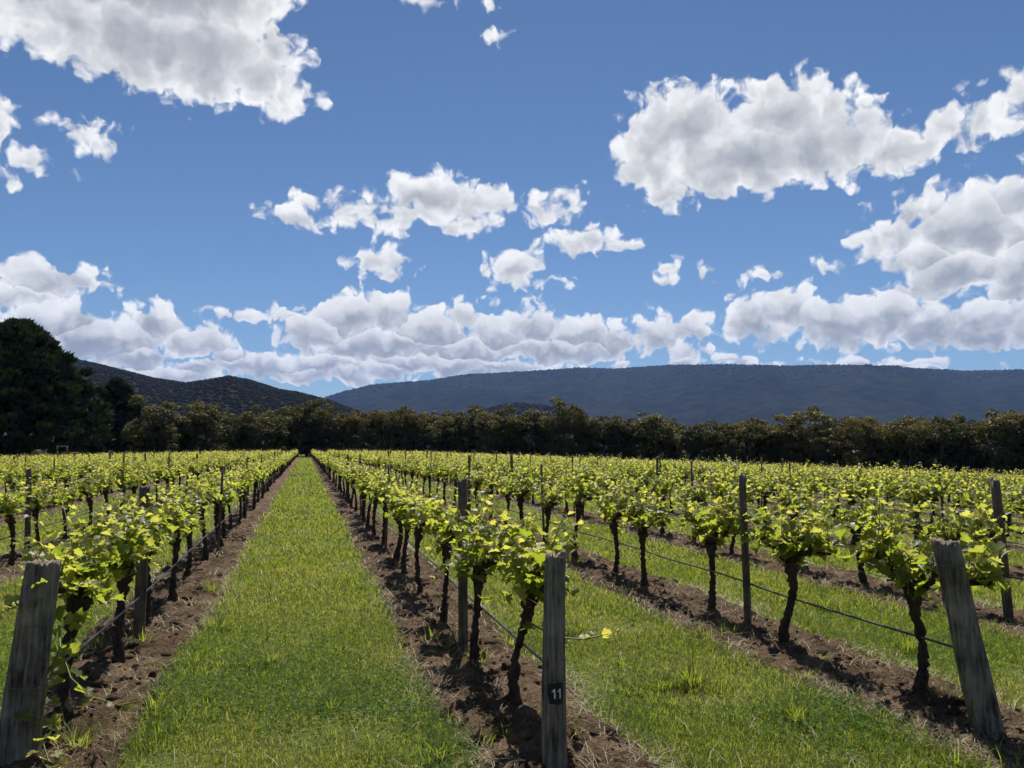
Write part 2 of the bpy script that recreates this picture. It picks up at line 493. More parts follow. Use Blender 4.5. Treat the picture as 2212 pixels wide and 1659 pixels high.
def soil_mat():
    m, n, bs, out = new_mat('tilled_soil')
    p = world_pos(n)
    a = n.noise(p, 3.0, 6, 0.65); b_ = n.noise(p, 38.0, 4, 0.65); c = n.noise(p, 160.0, 2, 0.6)
    k = n.math('ADD', n.math('MULTIPLY', a, 0.55), n.math('ADD', n.math('MULTIPLY', b_, 0.3), n.math('MULTIPLY', c, 0.2)))
    col = n.mix(n.rng(k, 0.42, 0.64), (0.052, 0.034, 0.022, 1), (0.250, 0.168, 0.106, 1))
    n.l.new(col, bs.inputs['Base Color'])
    bs.inputs['Roughness'].default_value = 0.95; bs.inputs['Specular IOR Level'].default_value = 0.1
    bump(n, bs, n.math('ADD', b_, n.math('MULTIPLY', c, 0.6)), 1.0, 0.055)
    return m
M['soil'] = soil_mat()
def ground_mat():
    m, n, bs, out = new_mat('grassy_ground')
    p = world_pos(n)
    a = n.noise(p, 0.9, 5, 0.6); b_ = n.noise(p, 26.0, 4, 0.7); c = n.noise(p, 7.0, 4, 0.6)
    k = n.math('ADD', n.math('MULTIPLY', a, 0.5), n.math('MULTIPLY', b_, 0.5))
    col = n.mix(n.rng(k, 0.38, 0.62), (0.050, 0.072, 0.014, 1), (0.150, 0.165, 0.034, 1))
    col = n.mix(n.math('MULTIPLY', n.rng(c, 0.58, 0.72), 0.5), col, (0.14, 0.105, 0.06, 1))
    n.l.new(col, bs.inputs['Base Color'])
    bs.inputs['Roughness'].default_value = 0.95; bs.inputs['Specular IOR Level'].default_value = 0.1
    bump(n, bs, b_, 0.8, 0.05)
    return m
M['ground'] = ground_mat()
def hill_mat(name, c0, c1, scale, dist):
    m, n, bs, out = new_mat(name)
    p = world_pos(n)
    a = n.noise(p, scale, 6, 0.7); b_ = n.noise(p, scale * 0.12, 4, 0.6)
    k = n.math('ADD', n.math('MULTIPLY', a, 0.65), n.math('MULTIPLY', b_, 0.35))
    n.l.new(n.mix(n.rng(k, 0.40, 0.62), c0 + (1,), c1 + (1,)), bs.inputs['Base Color'])
    bs.inputs['Roughness'].default_value = 1.0; bs.inputs['Specular IOR Level'].default_value = 0.0
    bump(n, bs, a, 1.0, dist)
    return m
M['hill'] = hill_mat('hill_forest_floor', (0.016, 0.015, 0.012), (0.038, 0.033, 0.026), 0.12, 4)
M['range'] = hill_mat('range_forest', (0.008, 0.011, 0.010), (0.027, 0.029, 0.025), 0.014, 14)
def crown_mat(name, c0, c1):
    m, n, bs, out = new_mat(name)
    t = attr(n, 'tint')
    nz = n.noise(world_pos(n), 0.9, 3, 0.7)
    n.l.new(n.mix(n.math('ADD', n.math('MULTIPLY', t, 0.6), n.math('MULTIPLY', nz, 0.4)), c0 + (1,), c1 + (1,)), bs.inputs['Base Color'])
    bs.inputs['Roughness'].default_value = 1.0; bs.inputs['Specular IOR Level'].default_value = 0.0
    return m
M['hill_crown'] = crown_mat('hill_crowns', (0.012, 0.013, 0.009), (0.033, 0.031, 0.020))
M['range_crown'] = crown_mat('range_crowns', (0.010, 0.013, 0.011), (0.034, 0.037, 0.028))

# ------------------------------------------------------------------ ground
def build_ground():
    xs = np.unique(np.concatenate([np.linspace(-9000, -200, 16), np.linspace(-200, -40, 18), np.linspace(-40, 40, 65), np.linspace(40, 300, 30), np.linspace(300, 9000, 16)]))
    ys = np.unique(np.concatenate([np.linspace(-3000, -30, 8), np.linspace(-30, 60, 60), np.linspace(60, 400, 30), np.linspace(400, 9000, 16)]))
    X, Y = np.meshgrid(xs, ys)
    Z = gz(X, Y) + 0.0
    v = np.stack([X, Y, Z], -1).reshape(-1, 3)
    ny, nx = X.shape
    i, j = np.meshgrid(np.arange(ny - 1), np.arange(nx - 1), indexing='ij')
    q = np.stack([i * nx + j, i * nx + j + 1, (i + 1) * nx + j + 1, (i + 1) * nx + j], -1).reshape(-1, 4)
    o = mobj('ground', np_mesh('ground', v, [q], M['ground'], True))
    tag(o, 'grassy vineyard ground between the rows', None, None, 'structure')
build_ground()

def soil_half(x_row, y):
    return 0.47 + 0.20 * fbm(y * 0.9 + x_row * 3.1, y * 0 + x_row * 7.7, 3)
def soil_height(x, y, x_row):
    """height of the tilled strip above the grass, negative outside the strip"""
    h = np.where(x > x_row, soil_half(x_row, y), soil_half(x_row + 50, y))
    d = np.abs(x - x_row)
    edge = (h - d) / 0.14 + 1.1 * fbm(x * 7, y * 7, 3)
    m = np.clip(edge, -1, 1)
    bumps = 0.11 * fbm(x * 3.2, y * 3.2, 3) + 0.11 * np.maximum(fbm(x * 8 + 5, y * 8, 3), -0.08) + 0.075 * np.maximum(fbm(x * 26, y * 26 + 3, 2), -0.05)
    lift = 0.035 + bumps
    return np.where(m > 0, lift * np.minimum(m * 1.5, 1) + 0.004, m * 0.05 - 0.004)
ROWS = list(range(-12, 36))
def build_soil():
    for i in ROWS:
        if i < -6 or i > 9: continue
        x0 = row_x(i); ye = y_end(x0)
        ystart = 1.0 if i in (-1, 0, 1) else (1.5 if i == 2 else 3.0)
        # steps along the row grow with distance
        ysl = [ystart]; 
        fine = 0.021 if i in (-1, 0, 1) else 0.05
        while ysl[-1] < ye:
            d = max(to_cam(x0, ysl[-1])[1], 2.5)
            ysl.append(ysl[-1] + max(fine, 0.0042 * d if d < 14 else 0.012 * d))
        ys = np.array(ysl); nx = 50 if i in (-1, 0, 1) else 26
        xs = x0 + np.linspace(-0.85, 0.85, nx)
        X, Y = np.meshgrid(xs, ys)
        Z = soil_height(X, Y, x0) + gz(X, Y)
        v = np.stack([X, Y, Z], -1).reshape(-1, 3); ny = len(ys)
        a, b = np.meshgrid(np.arange(ny - 1), np.arange(nx - 1), indexing='ij')
        q = np.stack([a * nx + b, a * nx + b + 1, (a + 1) * nx + b + 1, (a + 1) * nx + b], -1).reshape(-1, 4)
        o = mobj('soil_strip', np_mesh('soil_strip', v, [q], M['soil'], True))
        tag(o, None, None, None, 'structure')
build_soil()
def nearest_x(x):
    return np.where(x > -.02, 1.34 + np.maximum(np.round((x - 1.34) / ROW_GAP), 0) * ROW_GAP, -1.38 + np.minimum(np.round((x + 1.38) / 2.70), 0) * 2.70)
def on_soil(x, y):
    xr = nearest_x(x)
    h = np.where(x > xr, soil_half(xr, y), soil_half(xr + 50, y))
    return (h - np.abs(x - xr))          # > 0 inside the strip

# ------------------------------------------------------------------ grapevines
def leaf_template(kind):
    """flat palmate leaf in the XY plane, stalk at the origin, tip towards +Y, about one unit long"""
    if kind == 0:
        prof = [(0, .0), (-.16, -.16), (-.36, -.14), (-.40, .06), (-.54, .12), (-.56, .36), (-.36, .40), (-.37, .60), (-.26, .70), (-.14, .66), (-.08, .88), (0, 1.0)]
    elif kind == 1:
        prof = [(0, .0), (-.30, -.16), (-.55, .14), (-.36, .38), (-.34, .68), (-.12, .66), (0, 1.0)]
    elif kind == 2:
        prof = [(0, .0), (-.50, .02), (-.40, .60), (0, 1.0)]
    elif kind == 3:
        v = np.array([(0, 0, 0), (-.52, .42, .12), (0, 1, -.1), (.52, .42, .12)]); return v, np.array([[0, 2, 1], [0, 3, 2]])
    pts = prof + [(-x, y) for x, y in prof[-2:0:-1]]
    p = np.array(pts); n = len(p)
    ctr = np.array([[0, .36]])
    v2 = np.vstack([p, ctr])
    z = 0.30 * np.abs(v2[:, 0]) ** 1.3 - 0.22 * (v2[:, 1] - .3) ** 2 - .02
    if kind < 2:
        z = z + 0.05 * np.sin(v2[:, 0] * 17 + v2[:, 1] * 11)
        z[-1] -= 0.03
    v = np.column_stack([v2, z])
    k = np.arange(n); f = np.stack([np.full(n, n), (k + 1) % n, k], -1)
    return v, f
LEAF = [leaf_template(k) for k in range(4)]

def scatter_leaves(kind, pos, tip, nrm, size, tint, young):
    """joined leaves: returns verts, faces, tint, young"""
    T, F = LEAF[kind]
    tip = tip / (np.linalg.norm(tip, axis=1)[:, None] + 1e-9)
    sx = np.cross(tip, nrm); sx /= np.linalg.norm(sx, axis=1)[:, None] + 1e-9
    nz = np.cross(sx, tip)
    v = pos[:, None, :] + size[:, None, None] * (T[None, :, 0, None] * sx[:, None, :] + T[None, :, 1, None] * tip[:, None, :] + T[None, :, 2, None] * nz[:, None, :])
    m = len(T)
    f = F[None] + (np.arange(len(pos)) * m)[:, None, None]
    return v.reshape(-1, 3), f.reshape(-1, 3), np.repeat(tint, m), np.repeat(young, m)

def vine_skeleton(rg, bushy=1.0, trunk_h=0.70, lean=(0, 0), extra_shoots=()):
    """trunk path, cordon arms, shoots and leaf data (all in the vine's own frame, Y along the row)"""
    n = 11
    t = np.linspace(0, 1, n)
    ph = rg.uniform(0, 6.28, 2); amp = rg.uniform(0.010, 0.042, 2)
    tx = amp[0] * np.sin(t * rg.uniform(3, 6) + ph[0]) * (t > 0) + lean[0] * t
    ty = amp[1] * np.sin(t * rg.uniform(3, 6) + ph[1]) + lean[1] * t
    tx -= tx[0]; ty -= ty[0]
    trunk = np.column_stack([tx, ty, -0.06 + (trunk_h + 0.06) * t])
    rad = rg.uniform(0.034, 0.048) * (1.25 - 0.55 * np.sin(t * 2.6) + 0.55 * (t > 0.8) * (t - 0.8) / 0.2 + 0.5 * np.maximum(0.12 - t, 0) / 0.12)
    head = trunk[-1]
    arms = []
    for s in (-1, 1):
        L = rg.uniform(0.38, 0.64); k = np.linspace(0, 1, 6)
        arms.append(head + np.column_stack([rg.normal(0, .035, 6) * k, s * L * k, 0.02 + 0.12 * np.sin(k * 1.9) + rg.normal(0, .012, 6)]))
    shoots = []
    ns = int(rg.integers(16, 20) * bushy)
    for q in range(ns):
        if rg.random() < 0.22:
            st = head + rg.normal(0, .03, 3)
        else:
            a = arms[rg.integers(0, 2)]; u = rg.uniform(0.1, 1) * 4.9; i = int(u)
            st = a[i] * (1 - u + i) + a[i + 1] * (u - i)
        L = rg.uniform(0.30, 0.62)
        side = rg.normal(0, 0.21); along = rg.normal(0, 0.28)
        d0 = np.array([side, along, 1.15]); d0 /= np.linalg.norm(d0)
        k = np.linspace(0, 1, 7)[:, None]
        droop = rg.uniform(0.0, 0.16) * (1 + 2.5 * (abs(side) > 0.42))
        pth = st + d0 * L * k + np.array([np.sign(side) * 0.12, rg.normal(0, .08), -droop]) * k ** 2 * L / 0.5
        shoots.append(pth)
    for e in extra_shoots:
        shoots.append(np.asarray(e, float))
    pos = []; tip = []; nrm = []; size = []; young = []
    for pth in shoots:
        Ls = np.sum(np.linalg.norm(np.diff(pth, axis=0), axis=1))
        nl = max(4, int(Ls / (0.034 if len(pth) == 7 else 0.052))); nseg = len(pth) - 1
        for q in range(nl):
            u = (q + rg.uniform(.2, .9)) / nl * nseg; i = min(int(u), nseg - 1)
            p = pth[i] * (1 - u + i) + pth[i + 1] * (u - i)
            fr = u / nseg
            an = q * 2.6 + rg.uniform(-.6, .6)
            dirv = np.array([math.cos(an), math.sin(an), rg.uniform(-.15, .5)])
            pet = rg.uniform(.03, .075) * (1.15 - .7 * fr)
            lp = p + dirv * pet
            s = (0.100 - 0.064 * fr ** 1.4) * rg.uniform(.75, 1.15)
            tp = dirv + np.array([0, 0, rg.uniform(-1.1, .35)])
            nm = np.array([rg.normal(0, .6), rg.normal(0, .6) - .15, .8]) + dirv * 0.3
            pos.append(lp); tip.append(tp); nrm.append(nm); size.append(s); young.append(max(0, fr - .35) * 0.9 + rg.uniform(0, .15))
    # older leaves hanging round the head and arms
    for q in range(int(58 * bushy)):
        a = arms[rg.integers(0, 2)]; p = a[rg.integers(0, 6)] + np.array([rg.normal(0, .10), rg.normal(0, .10), rg.uniform(-.03, .26)])
        an = rg.uniform(0, 6.28); dirv = np.array([math.cos(an), math.sin(an), 0])
        pos.append(p); tip.append(dirv + np.array([0, 0, rg.uniform(-1.3, 0)])); nrm.append(np.array([rg.normal(0, .5), rg.normal(0, .5), 1]))
        size.append(rg.uniform(.06, .105)); young.append(rg.uniform(0, .1))
    return dict(trunk=trunk, rad=rad, arms=arms, shoots=shoots, pos=np.array(pos), tip=np.array(tip), nrm=np.array(nrm), size=np.array(size), young=np.array(young))

def wood_mesh(sk, rg, sides=9, fine=True):
    mb = MB()
    tr, rd = sk['trunk'], sk['rad']
    if fine:
        t = np.linspace(0, len(tr) - 1, 34)
        tr = np.column_stack([np.interp(t, np.arange(len(sk['trunk'])), sk['trunk'][:, k]) for k in range(3)])
        rd = np.interp(t, np.arange(len(sk['rad'])), sk['rad']) * (1 + 0.10 * rg.standard_normal(34))
        tr[1:, :2] += rg.normal(0, .004, (33, 2))
    v, f = tube(tr, rd, sides, True, 0.15 if fine else 0.0, rg); mb.add(v, f)
    for a in sk['arms']:
        n = len(a)
        v, f = tube(a, np.linspace(0.044, 0.016, n) * (1 + .2 * rg.standard_normal(n) if fine else 1), max(5, sides - 3), True, 0.08 if fine else 0, rg); mb.add(v, f)
    if fine:      # knuckles left by pruning
        for q in range(5):
            a = sk['arms'][q % 2]; p = a[rg.integers(0, 4)]
            v, f = tube([p - (0, 0, .02), p + (rg.normal(0, .015), rg.normal(0, .015), .05), p + (rg.normal(0, .02), rg.normal(0, .02), .085)], [.030, .024, .010], 6, True, .12, rg); mb.add(v, f)
    return mb
def shoots_mesh(sk, sides=4):
    mb = MB()
    for s in sk['shoots']:
        v, f = tube(s, np.linspace(.0048, .0018, len(s)) * (1.0 if len(s) == 7 else 1.5), sides, False); mb.add(v, f)
    return mb

# ---- every vine position in the field
def in_view(x, y, margin=0.0):
    l, d = to_cam(x, y)
    return d > 2.6 and abs(l) < d * TAN_H + 0.75 + margin
row_start = {-1: 5.33, 0: 4.95, 1: 4.52, 2: 4.0}
KNOWN_Y = {0: [4.95, 6.12, 7.58, 9.10, 10.44, 11.94, 13.6], 1: [4.52, 5.90, 7.31, 8.73, 9.77, 11.2, 12.7], -1: [5.33, 6.75, 8.1, 9.39, 10.9, 12.40]}
vines = []
pr = np.random.default_rng(77)
for i in ROWS:
    x0 = row_x(i); ys = list(KNOWN_Y.get(i, []))
    y = (ys[-1] + VINE_GAP) if ys else row_start.get(i, 3.6 + pr.uniform(0, 1.2))
    while y < y_end(x0):
        ys.append(y); y += VINE_GAP * pr.uniform(.93, 1.07)
    for y in ys:
        if in_view(x0, y, 1.2):
            if pr.random() < 0.015 and y > 15: continue
            vines.append((i, x0 + pr.normal(0, .035), y))
order = sorted(range(len(vines)), key=lambda k: to_cam(vines[k][1], vines[k][2])[1] if in_view(vines[k][1], vines[k][2]) else 1e6)
single = set(order[:300])

def row_phrase(i):
    if i == 0: return 'the row starting at the post numbered 11'
    if i == 1: return 'the row behind the leaning grey post at right'
    if i == -1: return 'the row just left of the grass path'
    if i > 1: return 'the %s row right of the grass path' % ordinal(i + 1)
    return 'the %s row left of the grass path' % ordinal(-i)

vine_count = {}
# nearest vines: every leaf is its own object
LEAF_ME = []
for k in range(6):
    T, F = LEAF[0]
    T = T.copy(); r5 = np.random.default_rng(40 + k)
    T[:, 2] = T[:, 2] * r5.uniform(.5, 1.5) + 0.05 * np.sin(T[:, 0] * r5.uniform(4, 9) + T[:, 1] * r5.uniform(4, 9) + k)
    T[:, :2] *= r5.uniform(.9, 1.1, (1, 2))
    LEAF_ME.append(np_mesh('leaf', T, [F], M['vine_leaf'], True, {'young': np.full(len(T), [0, .05, .12, .25, .45, .7][k]), 'tint': np.full(len(T), k * .13)}))
def leaf_matrix(p, tip, nrm, s):
    tip = tip / np.linalg.norm(tip)
    sx = np.cross(tip, nrm); sx /= np.linalg.norm(sx) + 1e-9
    nz = np.cross(sx, tip)
    return Matrix(((sx[0] * s, tip[0] * s, nz[0] * s, p[0]), (sx[1] * s, tip[1] * s, nz[1] * s, p[1]), (sx[2] * s, tip[2] * s, nz[2] * s, p[2]), (0, 0, 0, 1)))
EXTRA = {
    (-1, 0): [np.array([[0, -.15, .66], [.05, -.30, .57], [.14, -.42, .43], [.27, -.50, .34], [.42, -.55, .30], [.52, -.57, .32]]),
              np.array([[0, -.1, .55], [.02, -.42, .36], [.06, -.62, .20], [.13, -.72, .10], [.26, -.78, .05]]),
              np.array([[0, -.1, .70], [-.05, -.35, .84], [-.1, -.55, .86], [-.2, -.70, .82]])],
    (0, 0): [np.array([[0.02, -.1, .60], [.18, -.22, .52], [.33, -.30, .52], [.50, -.34, .56], [.62, -.36, .60]])],
}
N_LEAFY = 10
def leafy_vine(k, row, x, y, idx):
    rg = np.random.default_rng(900 + k)
    ln = {(-1, 0): (0.02, 0.25), (0, 0): (0.02, 0.0)}.get((row, idx), (0, 0))
    sk = vine_skeleton(rg, 1.0, rg.uniform(.72, .78), ln, EXTRA.get((row, idx), ()))
    root = empty('grapevine', (x, y, gzf(x, y)))
    mobj('trunk', wood_mesh(sk, rg, 12).mesh('trunk', M['vine_bark'], True), root)
    mobj('shoots', shoots_mesh(sk, 5).mesh('shoots', M['shoot'], True), root)
    n = len(sk['pos']); od = np.argsort(-sk['size'])
    for q in od[:300]:
        yk = int(np.clip(np.searchsorted([.03, .09, .18, .35, .58], sk['young'][q]), 0, 5))
        o = bpy.data.objects.new('leaf', LEAF_ME[yk])
        COL.objects.link(o); o.parent = root
        o.matrix_local = leaf_matrix(sk['pos'][q], sk['tip'][q], sk['nrm'][q], sk['size'][q])
    rest = od[300:]
    if len(rest):
        v, f, t, yg = scatter_leaves(1, sk['pos'][rest], sk['tip'][rest], sk['nrm'][rest], sk['size'][rest], rg.random(len(rest)), sk['young'][rest])
        o = mobj('small_leaves', np_mesh('small_leaves', v, [f], M['vine_leaf'], True, {'tint': t, 'young': yg}), root)
        o['kind'] = 'stuff'
    return root
VAR = []
for k in range(12):
    rg = np.random.default_rng(500 + k)
    sk = vine_skeleton(rg, rg.uniform(.95, 1.15), rg.uniform(.69, .79))
    v, f, t, yg = scatter_leaves(1, sk['pos'], sk['tip'], sk['nrm'], sk['size'] * 0.95, rg.random(len(sk['pos'])), sk['young'])
    VAR.append((wood_mesh(sk, rg, 8).mesh('trunk', M['vine_bark'], True), shoots_mesh(sk, 3).mesh('shoots', M['shoot'], True),
                np_mesh('foliage', v, [f], M['vine_leaf'], True, {'tint': t, 'young': yg}), sk))
far_l = MB(); far_w = MB()
FARV = []
for k in range(10):
    rg = np.random.default_rng(700 + k)
    sk = vine_skeleton(rg, 1.0, rg.uniform(.69, .79))
    pick = rg.random(len(sk['pos'])) < 0.42
    v, f, t, yg = scatter_leaves(3, sk['pos'][pick], sk['tip'][pick], sk['nrm'][pick], sk['size'][pick] * 1.7, rg.random(pick.sum()), sk['young'][pick])
    tv, tf = tube(sk['trunk'][[0, 5, 10]], sk['rad'][[0, 5, 10]], 5, False)
    FARV.append((v, f, t, yg, tv, tf))
seen = {}
for k in sorted(range(len(vines)), key=lambda q: vines[q][2]):
    row, x, y = vines[k]
    if k in single:
        idx = seen.get(row, 0); seen[row] = idx + 1
        rank = order.index(k)
        lbl = 'leafy grapevine, %s from the camera in %s' % (ordinal(idx + 1), row_phrase(row))
        if rank < N_LEAFY:
            root = leafy_vine(k, row, x, y, idx)
        else:
            tm, sm, fm, sk = VAR[(k * 7 + row * 3) % 12]
            rg = np.random.default_rng(3000 + k)
            s = rg.uniform(.92, 1.08)
            root = empty('grapevine', (x, y, gzf(x, y)), rg.choice([0, math.pi]) + rg.normal(0, .12), (s, s, s * rg.uniform(.95, 1.05)))
            mobj('trunk', tm, root); mobj('shoots', sm, root); mobj('foliage', fm, root)
        tag(root, lbl, 'grapevine', 'grapevines in the vineyard rows')
    else:
        rg = np.random.default_rng(3000 + k)
        v, f, t, yg, tv, tf = FARV[k % 10]
        a = rg.choice([0, math.pi]) + rg.normal(0, .15); s = rg.uniform(.92, 1.1)
        c, sn = math.cos(a) * s, math.sin(a) * s
        Rm = np.array([[c, sn, 0], [-sn, c, 0], [0, 0, s]])
        off = np.array([x, y, gzf(x, y)])
        far_l.add(v @ Rm + off, [f], tint=(t + rg.random()) % 1.0, young=yg)
        far_w.add(tv @ Rm + off, tf)
o = mobj('distant_vine_foliage', far_l.mesh('distant_vine_foliage', M['vine_leaf'], False))
tag(o, 'mass of bright yellow-green vine foliage in the far rows', 'vines', None, 'stuff')
o = mobj('distant_vine_trunks', far_w.mesh('distant_vine_trunks', M['vine_bark'], True))
tag(o, 'dark vine trunks under the foliage of the far rows', 'vines', None, 'stuff')
print('VINES', len(vines))

# ------------------------------------------------------------------ posts
def strainer_mesh(rg, r0, r1, h, lean, name, mat, groove=0.16, rings=70, sides=52, below=0.25):
    """weathered round post: cracked, fluted, with a worn uneven top"""
    a = np.linspace(0, 2 * np.pi, sides, endpoint=False)
    z = np.linspace(-below, h, rings)
    t = np.clip(z / h, 0, 1)
    rad = r0 + (r1 - r0) * t
    A, Z = np.meshgrid(a, z)
    crack = np.zeros_like(A)
    for q in range(11):
        ca = rg.uniform(0, 2 * np.pi); w = rg.uniform(.05, .11); z0 = rg.uniform(-.2, h * .8); z1 = z0 + rg.uniform(.3, h)
        da = (A - ca - .10 * np.sin(Z * 4 + q) + np.pi) % (2 * np.pi) - np.pi
        crack = np.maximum(crack, np.exp(-(da / w) ** 2) * np.clip((Z - z0) * 6, 0, 1) * np.clip((z1 - Z) * 6, 0, 1) * rg.uniform(.4, 1))
    RR = rad[:, None] * (1 + .05 * np.sin(2 * A + rg.uniform(0, 6)) + .10 * fbm(A * 1.6, Z * 3.0, 3) + .07 * fbm(A * 9, Z * 2.6, 3) - groove * crack)
    ztop = Z.copy(); ztop[-1] += .012 * rg.standard_normal(sides); ztop[-2] += .004 * rg.standard_normal(sides)
    bend = .012 * np.sin(Z * 2.2 + rg.uniform(0, 6))
    X = RR * np.cos(A) + lean[0] * Z / h + bend; Y = RR * np.sin(A) + lean[1] * Z / h
    v = np.stack([X, Y, ztop], -1).reshape(-1, 3)
    i, j = np.meshgrid(np.arange(rings - 1), np.arange(sides), indexing='ij'); j2 = (j + 1) % sides
    q4 = np.stack([i * sides + j, i * sides + j2, (i + 1) * sides + j2, (i + 1) * sides + j], -1).reshape(-1, 4)
    # top: a slightly dished ring and centre
    top = v[-sides:]; ctr = top.mean(0)
    ring = ctr + (top - ctr) * .55; ring[:, 2] = top[:, 2] - .008 + .008 * rg.standard_normal(sides)
    n0 = len(v); v = np.vstack([v, ring, ctr - (0, 0, .012)])
    k = np.arange(sides); k2 = (k + 1) % sides
    b0 = (rings - 1) * sides
    qt = np.stack([b0 + k, b0 + k2, n0 + k2, n0 + k], -1)
    tt = np.stack([n0 + k, n0 + k2, np.full(sides, n0 + sides)], -1)
    return np_mesh(name, v, [np.vstack([q4, qt]), tt], mat, True)
def ring_wire(r, z, lean, h, rw=.002, sides=24, tilt=.0):
    a = np.linspace(0, 2 * np.pi, sides + 1)
    p = np.column_stack([r * np.cos(a) + lean[0] * z / h, r * np.sin(a) + lean[1] * z / h, z + tilt * np.cos(a)])
    return tube(p, rw, 5, False)
def end_post(x, y, r0, r1, h, lean, seed, label, wires, groove=.16):
    rg = np.random.default_rng(seed)
    root = empty('end_post', (x, y, gzf(x, y)))
    mobj('post_shaft', strainer_mesh(rg, r0, r1, h, lean, 'post_shaft', M['post_wood'], groove), root)
    for (z, tilt) in wires:
        rr = (r0 + (r1 - r0) * z / h) * 1.03
        mb = MB(); v, f = ring_wire(rr, z, lean, h, .0022, 24, tilt); mb.add(v, f)
        mobj('wire_loop', mb.mesh('wire_loop', M['wire'], True), root)
    tag(root, label, 'post', 'grey end posts of the vine rows')
    return root
pA = end_post(-1.45, 4.87, .104, .082, 1.07, (.07, .03), 1, 'thick cracked grey end post at the bottom left corner', [(.74, .01), (.42, -.01)], .22)
p11 = end_post(1.29, 3.99, .069, .057, 1.13, (.02, .03), 2, 'grey wooden end post painted with the number 11', [(.93, .004), (.60, 0), (.30, .003)], .12)
pC = end_post(3.93, 3.85, .089, .075, 1.13, (-.16, .12), 3, 'leaning split grey end post at the right edge', [(1.0, .004), (.55, .01)], .26)

# painted number on the post: a black patch and two white figures laid on its curved face
def painted_number():
    from mathutils.bvhtree import BVHTree
    me = [c for c in p11.children if c.name.startswith('post_shaft')][0].data
    tree = BVHTree.FromPolygons([v.co for v in me.vertices], [tuple(p.vertices) for p in me.polygons])
    ang0 = math.atan2(0 - 3.99, 0 - 1.29)      # the face towards the path's end
    zc = 0.437; r_at = lambda z: (.069 + (.057 - .069) * z / 1.13)
    def wrap(poly, off):
        pts = []
        for (s, z) in poly:          # s: metres to the right along the face
            a = ang0 + s / r_at(z)
            dv = Vector((math.cos(a), math.sin(a), 0)); ax = Vector((.02 * z / 1.13 + .006, .03 * z / 1.13, z))
            hit = tree.ray_cast(ax + dv * .3, -dv)[0] or (ax + dv * r_at(z))      # lies on the wood, follows its grain
            pts.append(tuple(hit + dv * off))
        return pts
    rg = np.random.default_rng(8)
    n = 22; m = 16
    half_w, half_h = .039, .054
    S, Z = np.meshgrid(np.linspace(-1, 1, m), np.linspace(-1, 1, n))
    ex = half_w * (1 + .05 * np.sin(Z * 3) + .035 * rg.standard_normal((n, 1))); ez = half_h * (1 + .04 * np.sin(S * 4) + .02 * rg.standard_normal((1, m)))
    cr = 1 - .10 * (S * S * Z * Z)
    v = wrap(list(zip((S * ex * cr).ravel(), (zc + Z * ez * cr).ravel())), .0018)
    i, j = np.meshgrid(np.arange(n - 1), np.arange(m - 1), indexing='ij')
    q = np.stack([i * m + j, i * m + j + 1, (i + 1) * m + j + 1, (i + 1) * m + j], -1).reshape(-1, 4)
    o = mobj('number_patch', np_mesh('number_patch', np.array(v), [q], M['black_paint'], True), p11)
    o['label'] = 'black painted patch carrying the number'
    for dx in (-.0125, .0125):
        # a hand-painted 1: a short flag and a long stroke
        st = [[(dx + .000, zc - .024), (dx + .007, zc - .024), (dx + .005, zc + .025), (dx - .001, zc + .025)],
              [(dx - .0095, zc + .012), (dx - .0075, zc + .0065), (dx + .002, zc + .016), (dx + .001, zc + .0245)]]
        mb = MB()
        for s in st:
            s = np.array(s); w8 = np.linspace(0, 1, 9)[:, None]
            L_, R_ = s[0] * (1 - w8) + s[3] * w8, s[1] * (1 - w8) + s[2] * w8
            pts = wrap(np.stack([L_, R_], 1).reshape(-1, 2), .0038)
            k_ = np.arange(8)[:, None] * 2
            mb.add(np.array(pts), [k_ + np.array([[0, 1, 3, 2]])])
        d = mobj('digit', mb.mesh('digit', M['white_paint']), o)
painted_number()

POST_ME = [strainer_mesh(np.random.default_rng(60 + k), r, r * .97, 1.39, (.01, .0), 'post', M['post_brown'], .07, 14, 14) for k, r in enumerate((.046, .040, .036))]
THIN_ME = [strainer_mesh(np.random.default_rng(80 + k), .021, .02, 1.42, (.005, 0), 'post', M['post_brown'], .05, 6, 8) for k in range(2)]
FAR_POST = (tube([(0, 0, 0), (0, 0, 1.42)], .032, 5, True), tube([(0, 0, 0), (0, 0, 1.42)], .05, 5, True))
KNOWN_POST = {-1: [7.45, 13.5], 0: [6.60, 12.86], 1: [6.55, 12.9], 2: [6.22, 12.6], -2: [13.5, 19.7]}
posts = []
for i in ROWS:
    x0 = row_x(i); ys = list(KNOWN_POST.get(i, []))
    y = ys[-1] + 6.2 if ys else 5.5 + pr.uniform(0, 2)
    while y < y_end(x0):
        ys.append(y); y += 6.2 * pr.uniform(.97, 1.03)
    for q, y in enumerate(ys):
        if in_view(x0, y, 1.0): posts.append((i, x0 + (.05 if i < 0 else -.02) + pr.normal(0, .015), y, (q + (i % 2)) % 3 == 0 or (i in KNOWN_POST and q == 0)))
porder = sorted(range(len(posts)), key=lambda k: to_cam(posts[k][1], posts[k][2])[1] if in_view(posts[k][1], posts[k][2]) else 1e6)
psingle = set(porder[:300]); seenp = {}; far_p = MB()
